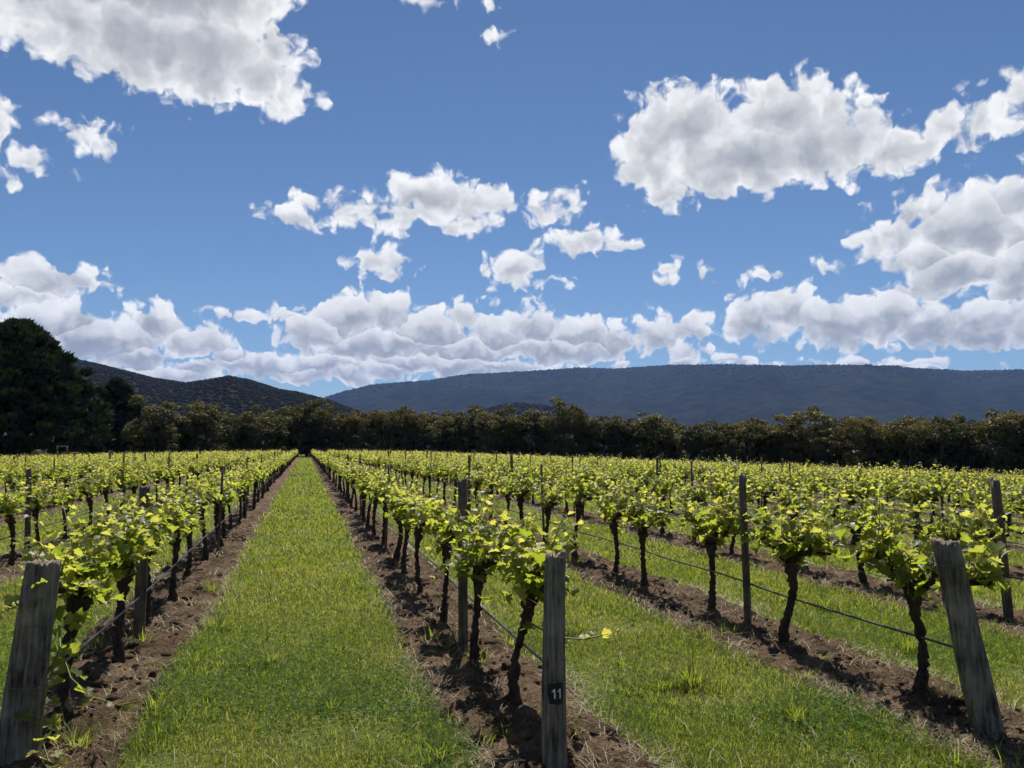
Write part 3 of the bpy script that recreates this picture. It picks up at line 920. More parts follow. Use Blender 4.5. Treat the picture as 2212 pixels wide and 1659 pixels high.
for k in sorted(range(len(posts)), key=lambda q: posts[q][2]):
    row, x, y, thick = posts[k]
    rg = np.random.default_rng(5000 + k)
    if k in psingle:
        idx = seenp.get(row, 0); seenp[row] = idx + 1
        me = POST_ME[k % 3] if thick else THIN_ME[k % 2]
        o = mobj('trellis_post', me, None, (x, y, gzf(x, y)))
        lx, ly = rg.normal(0, .02, 2)
        if row == 2 and idx == 0: lx, ly = 0.0, -.10
        o.rotation_euler = (lx, ly, rg.uniform(0, 6.28))
        if row == 2 and idx == 0: o.rotation_euler = (0, -.09, 0)
        o.scale = (1, 1, rg.uniform(.98, 1.03) if idx == 0 or y < 16 else rg.uniform(1.04, 1.14))
        tag(o, '%s post, %s from the camera in %s' % ('round' if thick else 'thin', ordinal(idx + 1), row_phrase(row)), 'post', 'trellis posts standing in the vine rows')
    else:
        v, f = FAR_POST[1 if thick else 0]
        far_p.add(v * (1, 1, rg.uniform(1.02, 1.15)) + (x, y, gzf(x, y)), f)
if far_p.n:
    o = mobj('distant_trellis_posts', far_p.mesh('distant_trellis_posts', M['post_brown'], True))
    tag(o, 'tiny trellis posts poking out of the far vine rows', 'posts', None, 'stuff')
print('POSTS', len(posts))

# ------------------------------------------------------------------ wires and drip lines
END_Y = {-1: 4.87, 0: 3.99, 1: 3.85}
def row_line(i, z, r, name, mat, label, cat, sag=.012, dx=0.0, sides=6):
    x0 = row_x(i)
    y0 = END_Y.get(i, 3.2); y1 = min(y_end(x0), 75)
    ys = np.concatenate([np.arange(y0, min(y1, 30), .36), np.arange(30, y1, 2.0)])
    rg = np.random.default_rng(int(1000 + i * 7 + z * 10))
    zz = z + gz(x0, ys) + sag * fbm(ys * .7 + i, ys * 0, 2) * 2
    lx = np.full(len(ys), x0 + dx) + .02 * fbm(ys * .5, ys * 0 + i, 2)
    if i in END_Y:
        lx[0] = {-1: -1.45 + .09 * z, 0: 1.29 - .03, 1: 3.93 - .16 * z / 1.13 - .03}[i]
    v, f = tube(np.column_stack([lx, ys, zz]), r, sides, True)
    mb = MB(); mb.add(v, f)
    o = mobj(name, mb.mesh(name, mat, True)); tag(o, label, cat, cat + 's strung along the vine rows')
for i in (-3, -2, -1, 0, 1, 2, 3, 4):
    row_line(i, .44, .0085, 'drip_line', M['tube'], 'black irrigation tube strung low along ' + row_phrase(i), 'drip line', .02, .045)
    row_line(i, .80, .0019, 'trellis_wire', M['wire'], 'lower thin wire along ' + row_phrase(i), 'wire', .008, -.03, 4)
    row_line(i, 1.06, .0017, 'trellis_wire', M['wire'], 'upper thin wire along ' + row_phrase(i), 'wire', .008, .03, 4)

# ------------------------------------------------------------------ grass, clover, straw, clods
def blades(x, y, z0, h, w, az, lean, tint, young):
    n = len(x)
    c, s = np.cos(az), np.sin(az)
    px, py = -s, c                     # width direction
    def lvl(t, wd):
        off = lean * h * t ** 1.8
        cx = x + c * off; cyy = y + s * off; cz = z0 + h * t * (1 - .25 * np.minimum(lean, 1.5) * t)
        return cx, cyy, cz, wd * w
    v = np.empty((n, 5, 3), np.float32)
    for k, (t, wd) in enumerate(((0, .5), (.55, .42))):
        cx, cyy, cz, hw = lvl(t, wd)
        v[:, 2 * k, 0] = cx - px * hw; v[:, 2 * k, 1] = cyy - py * hw; v[:, 2 * k, 2] = cz
        v[:, 2 * k + 1, 0] = cx + px * hw; v[:, 2 * k + 1, 1] = cyy + py * hw; v[:, 2 * k + 1, 2] = cz
    cx, cyy, cz, hw = lvl(1.0, 0)
    v[:, 4, 0] = cx; v[:, 4, 1] = cyy; v[:, 4, 2] = cz
    b = (np.arange(n) * 5)[:, None]
    q = b + np.array([[0, 1, 3, 2]]); t3 = b + np.array([[2, 3, 4]])
    return v.reshape(-1, 3), q, t3, np.repeat(tint, 5), np.repeat(young, 5)

def sample_band(d0, d1, dens, lat=None):
    """random points with camera depth in [d0, d1] inside a widened view wedge"""
    l1 = d1 * (TAN_H + .06) + .5
    area = 2 * l1 * (d1 - d0)
    n = int(area * dens)
    d = rng.uniform(d0, d1, n); l = rng.uniform(-l1, l1, n)
    k = np.abs(l) < d * (TAN_H + .06) + .5
    x, y = from_cam(l[k], d[k])
    return x, y
def build_grass():
    V = []; Q = []; T = []; A = []; B = []; off = 0
    S = []; So = 0
    def push(res):
        nonlocal off
        v, q, t3, a, b = res
        V.append(v); Q.append(q + off); T.append(t3 + off); A.append(a); B.append(b); off += len(v)
    bands = [(2.3, 5, 11000, .0038, .8), (5, 8, 6500, .0052, .82), (8, 12, 2700, .008, .9), (12, 18, 950, .013, 1.0), (18, 28, 260, .024, 1.2), (28, 46, 90, .04, 1.3), (46, 80, 26, .07, 1.4), (80, 130, 7, .11, 1.5)]
    for (d0, d1, dens, w, hs) in bands:
        x, y = sample_band(d0, d1, dens)
        sd = on_soil(x, y)
        keep = sd < -.02 + .10 * (rng.random(len(x)) - .5)
        if d0 >= 18:      # beyond the first rows only the open path shows its ground
            keep &= (np.abs(x + 0.03) < 1.3) | (rng.random(len(x)) < .35)
        # tufty cover: thinner in places
        dn = fbm(x * 1.7 + 3, y * 1.7, 3)
        keep &= rng.random(len(x)) < np.clip(.80 + 2.6 * dn, .12, 1)
        x, y, sd = x[keep], y[keep], sd[keep]
        n = len(x)
        big = fbm(x * .8 + 40, y * .8 + 9, 3)
        tuft = np.clip(fbm(x * 2.6 + 11, y * 2.6 + 5, 2) * 3.2 - .45, 0, 1)
        edge = np.exp(-np.maximum(-sd, 0) / .14)
        lane = np.exp(-np.maximum(-sd, 0) / .32)           # longer, greener growth along both sides of each lane
        h = (.030 + .03 * rng.random(n) + .06 * np.clip(big + .1, 0, 1) + .10 * tuft * rng.random(n) + .05 * edge * rng.random(n) + .05 * lane * rng.random(n)) * hs
        h *= np.where(rng.random(n) < .04, 1.7, 1)
        dry = np.clip(.18 * rng.random(n) + 1.9 * np.clip(fbm(x * .8 + 70, y * .8, 3) + .0, 0, 1) + 1.0 * np.clip(fbm(x * 3.3 + 7, y * 3.3, 2), 0, 1) + .40 * edge * rng.random(n) + .14 - .34 * lane - .22 * tuft - .25 * np.clip(fbm(x * 1.1 + 31, y * 1.1, 3) * 3, 0, 1), 0, 1)
        push(blades(x, y, gz(x, y) - .005, h, np.full(n, w) * rng.uniform(.7, 1.3, n), rng.uniform(0, 6.283, n), rng.uniform(.15, 1.1, n) + .3 * edge, rng.random(n), dry))
    # clumps of long grass by posts, trunks and on the verges
    cl = [(-1.28, 7.3, 60, .26), (1.1, 6.9, 40, .2), (4.1, 4.35, 70, .24), (3.72, 6.35, 70, .2), (-.9, 5.6, 60, .2), (-.75, 7.9, 60, .22), (2.7, 5.2, 110, .24), (2.45, 6.9, 90, .2), (.2, 5.4, 80, .16), (-.2, 6.6, 80, .16), (4.9, 5.6, 120, .22), (5.3, 7.2, 120, .24), (-1.0, 9.7, 70, .26), (-1.2, 5.0, 70, .24), (3.0, 4.4, 90, .2), (6.3, 6.6, 90, .25), (.75, 4.4, 60, .18)]
    for k in range(46):       # wispy pale grass along the edges of the tilled strips
        i = int(rng.integers(-1, 3)); yy = 3.2 + 14 * rng.random() ** 1.4
        cl.append((row_x(i) + rng.choice([-1, 1]) * rng.uniform(.3, .6), yy, int(rng.integers(18, 50)), rng.uniform(.10, .2)))
    for _ in range(220):
        d = rng.uniform(3.0, 24); l = rng.uniform(-.66, .66) * d
        x, y = from_cam(l, d); cl.append((x, y, int(rng.integers(20, 90)), rng.uniform(.06, .15)))
    for (cx, cyy, n, hh) in cl:
        a = rng.uniform(0, 6.283, n); r_ = np.abs(rng.normal(0, .05, n))
        x = cx + r_ * np.cos(a); y = cyy + r_ * np.sin(a)
        push(blades(x, y, gz(x, y), hh * rng.uniform(.5, 1.1, n), np.full(n, .0065), a + rng.normal(0, .5, n), rng.uniform(.3, 1.3, n), rng.random(n), np.clip(rng.uniform(0, .35, n) + (.4 if rng.random() < .25 else 0), 0, 1)))
    v = np.concatenate(V)
    o = mobj('grass', np_mesh('grass', v, [np.concatenate(Q), np.concatenate(T)], M['grass'], False, {'tint': np.concatenate(A), 'young': np.concatenate(B)}))
    tag(o, 'short green and yellowing grass between the vine rows', 'grass', None, 'stuff')
    print('GRASS tris', sum(len(q) * 2 for q in Q) + sum(len(t) for t in T))
    # dry straw on the edges of the soil and lying on it
    V = []; Q = []; T = []; A = []; B = []; off = 0
    for (d0, d1, dens, w) in [(2.3, 6, 2200, .0035), (6, 10, 1100, .0055), (10, 18, 330, .010), (18, 34, 60, .02)]:
        x, y = sample_band(d0, d1, dens)
        sd = on_soil(x, y)
        pk = np.exp(-(sd / .12) ** 2) * np.clip(.35 + 2.2 * fbm(x * 1.3 + 5, y * 1.3, 2), .05, 1) + .15 * (sd > 0) + .025
        k = rng.random(len(x)) < pk
        x, y, sd = x[k], y[k], sd[k]; n = len(x)
        z0 = gz(x, y) + np.where(sd > 0, .035, .02)
        push(blades(x, y, z0, rng.uniform(.025, .085, n), np.full(n, w) * rng.uniform(.6, 1.2, n), rng.uniform(0, 6.283, n), rng.uniform(1.2, 3.0, n), rng.random(n), rng.random(n)))
    o = mobj('dry_straw', np_mesh('dry_straw', np.concatenate(V), [np.concatenate(Q), np.concatenate(T)], M['straw'], False, {'tint': np.concatenate(A), 'young': np.concatenate(B)}))
    tag(o, 'pale dry straw lying along the edges of the tilled soil', 'straw', None, 'stuff')
    # clover
    x, y = sample_band(2.4, 9, 2600)
    m = (fbm(x * .9 + 200, y * .9 + 77, 3) + .10 * rng.standard_normal(len(x)) > .06) & (on_soil(x, y) < .05) & (rng.random(len(x)) < np.clip((9 - to_cam(x, y)[1]) / 4, 0, 1))
    x, y = x[m], y[m]
    tpl = []
    for k in range(3):
        a = k * 2.094
        pts = [(0, 0), (.72, -.44), (1, 0), (.72, .44)]
        tpl.append([(px_ * math.cos(a) - py_ * math.sin(a), px_ * math.sin(a) + py_ * math.cos(a), .18 * px_) for px_, py_ in pts])
    T0 = np.array(tpl).reshape(-1, 3)
    F0 = np.vstack([np.array([[0, 1, 2, 3]]) + 4 * k for k in range(3)])
    n = len(x); s = rng.uniform(.009, .016, n); a = rng.uniform(0, 6.28, n)
    nx, ny = rng.normal(0, .35, n), rng.normal(0, .35, n)
    ca, sa = np.cos(a) * s, np.sin(a) * s
    X = x[:, None] + ca[:, None] * T0[:, 0] - sa[:, None] * T0[:, 1]
    Y = y[:, None] + sa[:, None] * T0[:, 0] + ca[:, None] * T0[:, 1]
    Z = (gz(x, y) + rng.uniform(.025, .075, n))[:, None] + s[:, None] * T0[:, 2] + (X - x[:, None]) * nx[:, None] + (Y - y[:, None]) * ny[:, None]
    v = np.stack([X, Y, Z], -1).reshape(-1, 3)
    f = (F0[None] + (np.arange(n) * 12)[:, None, None]).reshape(-1, 4)
    o = mobj('clover', np_mesh('clover', v, [f], M['clover'], False, {'tint': np.repeat(rng.random(n), 12), 'young': np.zeros(n * 12)}))
    tag(o, 'patches of small green clover among the near grass', 'clover', None, 'stuff')
    print('CLOVER', n)
    # soil clods
    mb = MB()
    base = np.array([(0,0,1),(.9,0,.3),(.3,.85,.3),(-.7,.5,.3),(-.7,-.5,.3),(.3,-.85,.3),(.7,.5,-.5),(-.3,.85,-.5),(-.9,0,-.5),(-.3,-.85,-.5),(.7,-.5,-.5),(0,0,-.8)])
    ff = np.array([(0,1,2),(0,2,3),(0,3,4),(0,4,5),(0,5,1),(1,6,2),(2,7,3),(3,8,4),(4,9,5),(5,10,1),(2,6,7),(3,7,8),(4,8,9),(5,9,10),(1,10,6),(11,7,6),(11,8,7),(11,9,8),(11,10,9),(11,6,10)])
    for i in (-2, -1, 0, 1, 2, 3):
        x0 = row_x(i); near = 3.0 if i in (-1, 0, 1) else 5
        for _ in range(1100 if i in (-1, 0, 1) else 300):
            y = near + 15 * rng.random() ** 1.6; x = x0 + rng.normal(0, .24)
            s = rng.uniform(.008, .024) if rng.random() < .82 else rng.uniform(.025, .07)
            z = float(soil_height(np.array([x]), np.array([y]), x0)[0]) + gzf(x, y)
            mb.add(base * s * rng.uniform(.7, 1.3, (12, 1)) * (1, 1, .7) + (x, y, z), [ff])
    o = mobj('soil_clods', mb.mesh('soil_clods', M['soil'], False))
    tag(o, 'loose clods of brown earth under the vines', 'soil clods', None, 'stuff')
build_grass()

# ------------------------------------------------------------------ trees
def rand_dirs(rg, n):
    d = rg.standard_normal((n, 3)); return d / np.linalg.norm(d, axis=1)[:, None]
def quads(rg, c, size, nrm, tint, young, aspect=.6):
    n = len(c)
    t = rand_dirs(rg, n); t -= nrm * np.sum(t * nrm, 1)[:, None]; t /= np.linalg.norm(t, axis=1)[:, None] + 1e-9
    b = np.cross(nrm, t)
    s = size[:, None]
    v = np.stack([c - t * s, c + b * s * aspect, c + t * s, c - b * s * aspect], 1).reshape(-1, 3)
    f = np.arange(n * 4).reshape(-1, 4)
    return v, f, np.repeat(tint, 4), np.repeat(young, 4)
def gum_variant(seed):
    """eucalypt 10 m tall: returns wood mesh and crown mesh"""
    rg = np.random.default_rng(seed)
    mb = MB(); Ht = 10.0
    k = np.linspace(0, 1, 7)
    bend = np.cumsum(rg.normal(0, .12, (7, 2)), 0)
    tr = np.column_stack([bend * k[:, None], k * Ht * .62])
    v, f = tube(tr, .19 * (1 - .6 * k) * rg.uniform(.8, 1.2), 7, False); mb.add(v, f)
    cl = []
    Rw = rg.uniform(2.2, 2.9); Rz = rg.uniform(2.9, 3.7); cz = Ht - Rz - .35
    ax = np.array([tr[-1, 0] * .6, tr[-1, 1] * .6, cz])
    for q in range(int(rg.integers(26, 34))):
        d = rand_dirs(rg, 1)[0]; d[2] = d[2] * .9 + .12
        k_ = rg.uniform(.25, 1.0) ** .4
        lump = 1 + .22 * math.sin(3 * math.atan2(d[1], d[0]) + seed) + .14 * math.sin(5 * d[2] + seed * 2)
        c = ax + d * k_ * lump * (Rw, Rw, Rz * .95)
        c[2] = min(c[2], Ht - .45)
        cl.append((c, rg.uniform(.5, 1.0)))
    for q in range(8):
        c = cl[rg.integers(0, len(cl))][0]; u = rg.uniform(.35, .95); p0 = np.array([np.interp(u, k, tr[:, j]) for j in range(3)])
        if c[2] > p0[2]:
            v, f = tube([p0, (p0 + c) / 2 + rg.normal(0, .15, 3), c], [.085, .055, .02], 5, False); mb.add(v, f)
    for q in range(14):      # low leafy growth round the butt
        a = rg.uniform(0, 6.28); r_ = rg.uniform(.4, 2.3)
        cl.append((np.array([r_ * math.cos(a), r_ * math.sin(a), rg.uniform(.5, 3.8)]), rg.uniform(.6, 1.05)))
    P = []; S = []; N = []; T = []; Y = []
    for (c, r_) in cl:
        n = int(165 * r_ ** 1.5) + 18
        d = rand_dirs(rg, n); d[:, 2] = np.where(d[:, 2] < -.6, -d[:, 2] * .6, d[:, 2])
        rr = r_ * rg.uniform(.45, 1.0, n) ** .4
        p = c + d * rr[:, None] * (1.05, 1.05, .95) + rg.normal(0, .06, (n, 3))
        p[:, 2] = np.maximum(p[:, 2], .1)
        nn = d + rg.normal(0, .7, (n, 3)); nn /= np.linalg.norm(nn, axis=1)[:, None]
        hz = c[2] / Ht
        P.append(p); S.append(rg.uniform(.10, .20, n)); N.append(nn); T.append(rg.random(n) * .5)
        Y.append(np.clip((hz - .45) * 1.3, 0, .65) * (.35 + .65 * np.clip(d[:, 2] + .3, 0, 1)) * rg.uniform(.3, 1.3))  # sunlit tops put into leaf colour: paler high up and on upper clump sides
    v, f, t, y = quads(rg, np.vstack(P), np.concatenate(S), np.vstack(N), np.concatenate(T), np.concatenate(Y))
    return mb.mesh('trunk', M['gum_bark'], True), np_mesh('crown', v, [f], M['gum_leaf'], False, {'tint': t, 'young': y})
GUM = [gum_variant(200 + k) for k in range(9)]
def gum(x, y, h, w, var, rz, label, group):
    w *= trg.uniform(.85, 1.2)
    root = empty('gum_tree', (x, y, gzf(x, y)), rz, (w, w * trg.uniform(.85, 1.15), h / 10.0))
    mobj('trunk', GUM[var][0], root); mobj('crown', GUM[var][1], root)
    tag(root, label, 'tree', group)
# height of the tree line as it stands along the field edge, from left to right
PROFILE = [(300, 905), (340, 890), (400, 878), (450, 884), (505, 897), (560, 880), (640, 875), (700, 882), (750, 884), (800, 884), (860, 896), (920, 882), (960, 880), (1010, 888), (1060, 906), (1110, 910), (1160, 898), (1240, 886), (1300, 893), (1345, 915), (1380, 893), (1440, 890), (1500, 918), (1560, 922), (1620, 896), (1680, 908), (1760, 910), (1860, 906), (2000, 902), (2110, 898), (2230, 893)]
pxs = np.array([p[0] for p in PROFILE]); pys = np.array([p[1] for p in PROFILE])
def edge_point(px, back):
    """point of the field edge in the direction of picture column px, pushed back by some metres"""
    s = (px - 1106) / _F
    dx, dy = s * rgt[0] + fwd[0], s * rgt[1] + fwd[1]
    t = 60.0
    for _ in range(60):
        x, y = t * dx, t * dy
        t += (y_end(x) + back - y) * .5
    return t * dx, t * dy, t
def tree_h(px, py, depth, x, y):
    return H_EYE + (967 - py) / _F * depth - gzf(x, y)
trg = np.random.default_rng(31)
front = []
px = 306.0
while px < 2330:
    x, y, d = edge_point(px, 9 + trg.uniform(-2, 3))
    py = np.interp(px, pxs, pys) + trg.choice([-30, -14, -4, 8, 30]) + trg.uniform(-5, 5)
    front.append((px, x, y, d, tree_h(px, py, d, x, y)))
    px += trg.uniform(22, 38) * (120 / d)
tone = ['dark olive', 'rusty-topped', 'dense dark', 'open-crowned', 'broad']
for q, (px, x, y, d, h) in enumerate(front):
    v = int(trg.integers(0, 9))
    gum(x, y, h, trg.uniform(.95, 1.4) * h / 9.5, v, trg.uniform(0, 6.28), '%s eucalyptus, %s from the left along the front of the tree line' % (['dark olive', 'dark grey-green'][q % 2], ordinal(q + 1)), 'front trees of the tree line')
for layer, (back, n) in enumerate(((16, 66), (30, 60))):
    for q in range(n):
        px = 290 + (2060 / n) * (q + trg.uniform(0, 1))
        x, y, d = edge_point(px, back + trg.uniform(-3, 3))
        py = np.interp(px, pxs, pys) + trg.uniform(-4, 22) - (5 if px > 1700 else -3) * layer
        h = tree_h(px, py, d, x, y)
        gum(x, y, h, trg.uniform(.9, 1.3) * min(h, 16) / 9.5, int(trg.integers(0, 9)), trg.uniform(0, 6.28), 'eucalyptus crown, %s from the left in the %s rank of the tree line' % (ordinal(q + 1), ('second', 'third')[layer]), 'trees deeper in the wood behind the tree line')

def pine_tree(x, y, h, r_, seed, label, ncl, ntuft, lobes=1.0, bottom=.02):
    """broad domed pine: whorled boughs carrying upswept needle tufts"""
    rg = np.random.default_rng(seed)
    root = empty('pine_tree', (x, y, gzf(x, y)))
    mb = MB()
    v, f = tube([(0, 0, -.2), (.1, 0, h * .4), (0, .1, h * .93)], [.55 * h / 20, .4 * h / 20, .06], 9, False); mb.add(v, f)
    P = []; S = []; N = []; T = []; Y = []; D = []
    for q in range(ncl):
        u = rg.random() ** .85 * (1 - bottom) + bottom
        a = rg.uniform(0, 6.283)
        env = r_ * min(1.0, 1.2 * (1 - u) ** .6) * (.84 + .16 * min(u / .16, 1)) * (1 + .09 * math.sin(3 * a + 5 * u + seed) + .06 * math.sin(7 * a + 11 * u))
        k = rg.uniform(.35, 1.0) ** .35 if q % 3 else rg.uniform(.15, .8)
        c = np.array([env * k * math.cos(a), env * k * math.sin(a), u * h * .97])
        if k > .9 and rg.random() < .12:
            v, f = tube([(0, 0, c[2] - .25 * env * .5), c * (.5, .5, 1) - (0, 0, .3), c], [.10, .07, .02], 4, False); mb.add(v, f)
        out = np.array([math.cos(a), math.sin(a), .35 + 1.1 * max(u - .55, 0)]); out /= np.linalg.norm(out)
        cr = rg.uniform(.5, 1.0) * h / 18
        n = ntuft
        d = rand_dirs(rg, n)
        p = c + d * cr * rg.uniform(.3, 1, (n, 1)) * (1, 1, .55)
        dd = out + d * .55 + (0, 0, .45)
        dd /= np.linalg.norm(dd, axis=1)[:, None]
        P.append(p); D.append(dd); S.append(rg.uniform(.30, .56, n) * h / 18 * (1 if q % 3 else 1.8)); T.append(rg.random(n) * .6); Y.append(np.full(n, max(0, rg.normal(.18, .30))))  # randomly paler clusters, coloured to stand in for sunlit boughs
    P = np.vstack(P); D = np.vstack(D); S = np.concatenate(S); T = np.concatenate(T); Y = np.concatenate(Y)
    side = np.cross(D, rand_dirs(rg, len(P))); side /= np.linalg.norm(side, axis=1)[:, None] + 1e-9
    v = np.stack([P - D * S[:, None] * .5, P + side * S[:, None] * .30, P + D * S[:, None], P - side * S[:, None] * .30], 1).reshape(-1, 3)
    v[:, 2] = np.maximum(v[:, 2], .15)
    f = np.arange(len(v)).reshape(-1, 4)
    mobj('trunk', mb.mesh('trunk', M['gum_bark'], True), root)
    mobj('crown', np_mesh('crown', v, [f], M['pine_leaf'], False, {'tint': np.repeat(T, 4), 'young': np.repeat(Y, 4)}), root)
    tag(root, label, 'tree', 'dark pines at the left of the field')
def place_px(px4032, depth):
    return from_cam((px4032 - 2016) / 3070 * depth, depth)
x, y = place_px(60, 112)
pine_tree(x, y, 20.8, 12.6, 4, 'huge dark domed pine at the left edge', 1050, 105)
x, y = place_px(455, 128)
pine_tree(x, y, 13.4, 5.9, 9, 'smaller dark pine to the right of the huge one', 520, 100)
x, y = place_px(-330, 118)
pine_tree(x, y, 18.0, 9, 12, 'dark pine just outside the left edge', 300, 70)
x, y = place_px(372, 119)
root = empty('gum_tree', (x, y, gzf(x, y)), 1.0, (.55, .55, .98))
mobj('trunk', GUM[3][0], root); mobj('crown', GUM[3][1], root)
tag(root, 'rusty-leaved tree wedged between the two dark pines', 'tree')

# ------------------------------------------------------------------ car, sign and gate under the pines
def build_car():
    x, y = place_px(297, 98)
    root = empty('parked_car', (x, y, gzf(x, y)), R(70))
    red = simple('red_car_paint', (0.45, 0.06, 0.05), 0.3, 0.0, 0.5); glass = simple('car_glass', (0.02, 0.025, 0.03), 0.08, 0, .6); rub = simple('tyre_rubber', (0.02, 0.02, 0.02), .8); al = simple('wheel_rim', (.4, .4, .4), .35, .8)
    sec = [(-2.1, .45, .75), (-2.05, .32, .95), (-1.2, .28, 1.0), (-.2, .28, 1.0), (1.0, .28, .98), (1.95, .32, .88), (2.1, .45, .7)]
    mb = MB(); v = []
    for (xx, zb, zt) in sec:
        hw = .86 if abs(xx) < 2 else .72
        v += [(xx, -hw, zb), (xx, hw, zb), (xx, hw * .98, (zb + zt) / 2 + .1), (xx, hw * .9, zt), (xx, -hw * .9, zt), (xx, -hw * .98, (zb + zt) / 2 + .1)]
    q = [[i * 6 + j, i * 6 + (j + 1) % 6, (i + 1) * 6 + (j + 1) % 6, (i + 1) * 6 + j] for i in range(len(sec) - 1) for j in range(6)]
    mb.add(v, [np.array(q), np.array([[0, 5, 4, 3, 2, 1], [36, 37, 38, 39, 40, 41]])])
    mobj('body', mb.mesh('body', red, False), root)
    mb = MB(); lo = [(-1.75, .78), (1.0, .78)]; hi = [(-1.35, .60), (.25, .60)]
    vv = [(-1.75, -.77, .96), (1.05, -.77, .96), (1.05, .77, .96), (-1.75, .77, .96), (-1.3, -.6, 1.46), (.3, -.6, 1.46), (.3, .6, 1.46), (-1.3, .6, 1.46)]
    mb.add(vv, [np.array([[0, 1, 5, 4], [1, 2, 6, 5], [2, 3, 7, 6], [3, 0, 4, 7]])]); mobj('window', mb.mesh('window', glass), root)
    mb = MB(); mb.box(-1.34, .34, -.63, .63, 1.455, 1.52); mobj('roof', mb.mesh('roof', red), root)
    for sx in (-1.3, 1.3):
        for sy in (-1, 1):
            mb = MB(); v, f = tube([(sx, sy * .68, .32), (sx, sy * .87, .32)], .32, 18, True); mb.add(v, f)
            wh = mobj('wheel', mb.mesh('wheel', rub, False), root)
            mb = MB(); v, f = tube([(sx, sy * .80, .32), (sx, sy * .885, .32)], .19, 12, True); mb.add(v, f)
            mobj('rim', mb.mesh('rim', al, False), wh)
    for sy in (-.6, .6):
        mb = MB(); mb.box(2.06, 2.13, sy - .14, sy + .14, .6, .74); mobj('headlight', mb.mesh('headlight', simple('lamp_glass', (.6, .6, .6), .15)), root)
    tag(root, 'red car parked under the dark pines behind the vines', 'car')
    # white sign on a stake
    x, y = place_px(523, 112)
    root = empty('small_sign', (x, y, gzf(x, y)), -YAW)
    mb = MB(); mb.box(-.04, .04, -.04, .04, 0, 1.75); mobj('stake', mb.mesh('stake', M['post_brown']), root)
    mb = MB(); mb.box(-.17, .17, -.075, -.045, 1.45, 2.15); mobj('board', mb.mesh('board', M['white_paint']), root)
    tag(root, 'small white upright sign in front of the dark pines', 'sign')
    # timber frame gate
    x, y = place_px(250, 99)
    root = empty('timber_gate_frame', (x, y, gzf(x, y)), -YAW)
    for sx in (-.62, .62):
        mb = MB(); v, f = tube([(sx, 0, 0), (sx, 0, 2.35)], .075, 8, True); mb.add(v, f); mobj('upright', mb.mesh('upright', M['post_brown'], True), root)
    mb = MB(); v, f = tube([(-.75, .1, 2.28), (.75, .1, 2.28)], .07, 8, True); mb.add(v, f); mobj('crossbar', mb.mesh('crossbar', M['post_brown'], True), root)
    tag(root, 'brown timber gate frame under the dark pines', 'gate')
    # dry shrub
    x, y = place_px(157, 99)
    rg = np.random.default_rng(5)
    root = empty('dry_shrub', (x, y, gzf(x, y)))
    mb = MB()
    for q in range(9):
        a = q * .7; v, f = tube([(0, 0, 0), (.3 * math.cos(a), .3 * math.sin(a), .9), (.7 * math.cos(a), .7 * math.sin(a), 1.7)], [.04, .03, .01], 4, False); mb.add(v, f)
    mobj('stems', mb.mesh('stems', M['gum_bark'], True), root)
    d = rand_dirs(rg, 900); p = d * rg.uniform(.4, 1, (900, 1)) * (1.0, 1.0, .9) + (0, 0, 1.2); p[:, 2] = np.maximum(p[:, 2], .1)
    v, f, t, yg = quads(rg, p, rg.uniform(.06, .12, 900), d, rg.random(900), np.full(900, .7))
    mobj('foliage', np_mesh('foliage', v, [f], M['gum_leaf'], False, {'tint': t, 'young': yg}), root)
    tag(root, 'dry brownish shrub under the huge pine at left', 'shrub')
build_car()

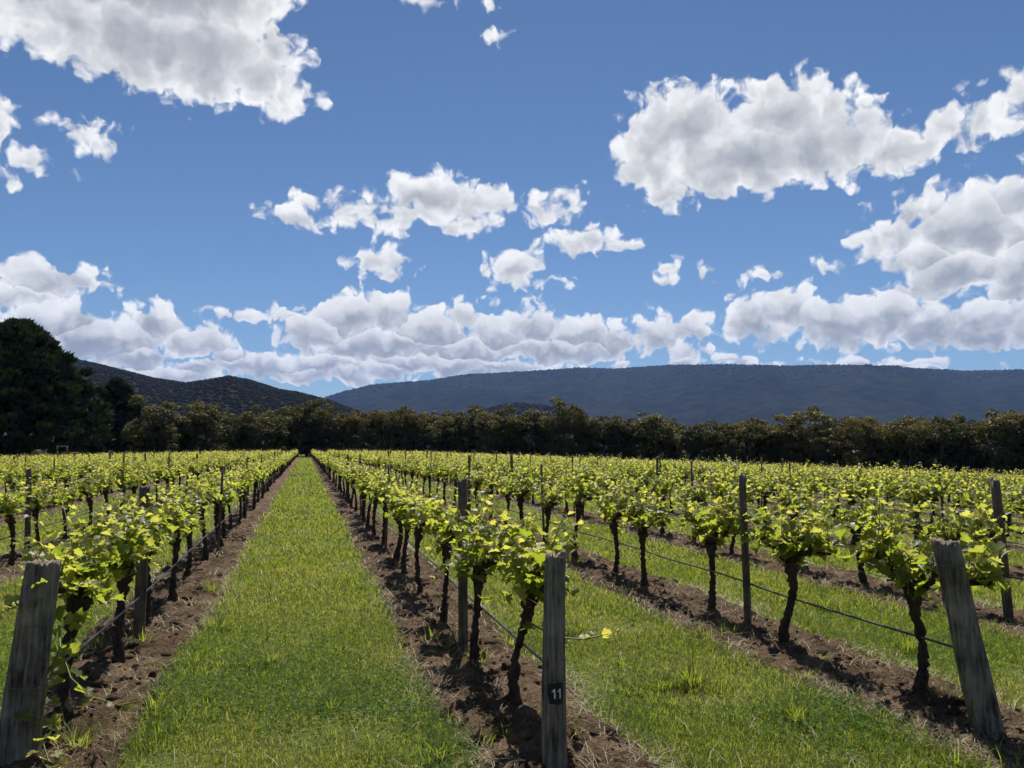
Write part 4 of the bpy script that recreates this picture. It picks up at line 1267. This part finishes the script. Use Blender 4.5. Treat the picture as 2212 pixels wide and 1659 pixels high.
# ------------------------------------------------------------------ hills
ICO_V = np.array([(0,0,1),(.894,0,.447),(.276,.851,.447),(-.724,.526,.447),(-.724,-.526,.447),(.276,-.851,.447),(.724,.526,-.447),(-.276,.851,-.447),(-.894,0,-.447),(-.276,-.851,-.447),(.724,-.526,-.447),(0,0,-1)])
ICO_F = np.array([(0,1,2),(0,2,3),(0,3,4),(0,4,5),(0,5,1),(1,6,2),(2,7,3),(3,8,4),(4,9,5),(5,10,1),(2,6,7),(3,7,8),(4,8,9),(5,9,10),(1,10,6),(11,7,6),(11,8,7),(11,9,8),(11,10,9),(11,6,10)])
def hill(name, ridge, d_foot, d_ridge, d_back, mat, gul, ncrown, csize, cmat, clabel, seed, pw=1.0):
    rg = np.random.default_rng(seed)
    rp = np.array([r[0] for r in ridge], float); rq = np.array([r[1] for r in ridge], float)
    def ridge_z(s):              # s = lateral / depth
        p = s * _F + 1106
        return (967 - np.interp(p, rp, rq)) / _F
    s = np.linspace((rp[0] - 1106) / _F, (rp[-1] - 1106) / _F, 260)
    u = np.concatenate([np.linspace(0, 1, 46), np.linspace(1.05, 2, 14)])
    def surf(S, U):
        D = np.where(U <= 1, d_foot + (d_ridge - d_foot) * U, d_ridge + (d_back - d_ridge) * (U - 1))
        D = D * (1 + .07 * np.sin(S * 5.1 + seed) + .05 * np.sin(S * 11.7))
        hr = ridge_z(S) * d_ridge * (1 + .07 * np.sin(S * 5.1 + seed) + .05 * np.sin(S * 11.7)) + H_EYE
        up = np.where(U <= 1, U ** pw * (1.3 - .3 * U), 1 - np.clip(U - 1, 0, 1) ** 1.3 * .9)
        gully = gul * hr * fbm(S * 16 + seed, U * 1.6 + seed * 2, 4) * np.clip(U * (1 - np.clip(U, 0, 1)) * 4, 0, 1)
        Z = hr * np.minimum(up, 1.0) + gully
        x, y = from_cam(S * D, D)
        return x, y, Z - 6 * (U <= 0)
    S, U = np.meshgrid(s, u)
    X, Y, Z = surf(S, U)
    v = np.stack([X, Y, Z], -1).reshape(-1, 3); ny, nx = S.shape
    i, j = np.meshgrid(np.arange(ny - 1), np.arange(nx - 1), indexing='ij')
    q = np.stack([i * nx + j, i * nx + j + 1, (i + 1) * nx + j + 1, (i + 1) * nx + j], -1).reshape(-1, 4)
    o = mobj(name, np_mesh(name, v, [q], mat, True)); tag(o, None, None, None, 'structure')
    # tree cover
    n1 = int(ncrown * .3)
    lo, hi = max(s[0], -.85), min(s[-1], .85)
    cs = np.concatenate([rg.uniform(lo, hi, n1), rg.uniform(lo, hi, ncrown - n1)])
    cu = np.concatenate([rg.normal(1.0, .010, n1), rg.uniform(.12 if csize < 4 else .55, 1.0, ncrown - n1)])
    x, y, z = surf(cs, cu)
    sz = csize * rg.uniform(.35, 1.0, ncrown) ** 1.3 * 1.25
    V = ICO_V[None] * rg.uniform(.7, 1.3, (ncrown, 12, 1)) * sz[:, None, None] * np.array([1, 1, .8])
    V = V + np.stack([x, y, z + sz * .35], -1)[:, None, :]
    F = (ICO_F[None] + (np.arange(ncrown) * 12)[:, None, None]).reshape(-1, 3)
    tint = np.repeat(rg.random(ncrown), 12)
    o = mobj('forest', np_mesh('forest', V.reshape(-1, 3), [F], cmat, False, {'tint': tint}))
    tag(o, clabel, 'forest', None, 'stuff')
hill('mountain_range', [(-900, 850), (-300, 860), (300, 880), (600, 885), (690, 862), (740, 846), (800, 831), (870, 826), (930, 821), (1000, 809), (1060, 806), (1150, 801), (1250, 794), (1330, 796), (1450, 788), (1550, 787), (1700, 790), (1850, 788), (1950, 794), (2100, 801), (2212, 798), (2500, 805), (3000, 830)],
     2900, 4800, 6600, M['range'], .34, 4500, 5, M['range_crown'], 'blue-grey forest covering the long far mountain range', 2, .8)
hill('hill', [(-900, 760), (-300, 735), (0, 752), (130, 772), (200, 786), (260, 801), (330, 819), (400, 829), (440, 823), (490, 814), (540, 823), (600, 843), (640, 849), (680, 859), (720, 870), (760, 886), (800, 905), (900, 935)],
     520, 1150, 1700, M['hill'], .14, 18500, 2.1, M['hill_crown'], 'dark grey-brown forest on the nearer hill at left', 5, .9)
hill('hill', [(980, 940), (1040, 892), (1080, 880), (1120, 876), (1170, 880), (1220, 893), (1260, 906), (1320, 940)],
     1250, 1600, 2100, M['hill'], .05, 900, 6, M['hill_crown'], 'dark forest on the small low hill before the range', 7, .9)

# ------------------------------------------------------------------ haze
def build_haze():
    me = MB(); me.box(-9200, 9400, -3100, 9300, -20, 900)
    m = bpy.data.materials.new('thin_blue_haze'); m.use_nodes = True
    n = NT(m.node_tree)
    for nd in list(n.n): n.n.remove(nd)
    out = n.node('ShaderNodeOutputMaterial'); pv = n.node('ShaderNodeVolumePrincipled')
    pv.inputs['Color'].default_value = (0.28, 0.46, 1.0, 1)
    pv.inputs['Density'].default_value = 0.000050
    pv.inputs['Anisotropy'].default_value = 0.0
    n.l.new(pv.outputs[0], out.inputs['Volume'])
    o = mobj('haze', me.mesh('haze', m))
    tag(o, 'thin blue haze lying over the whole valley', 'haze', None, 'stuff')
build_haze()
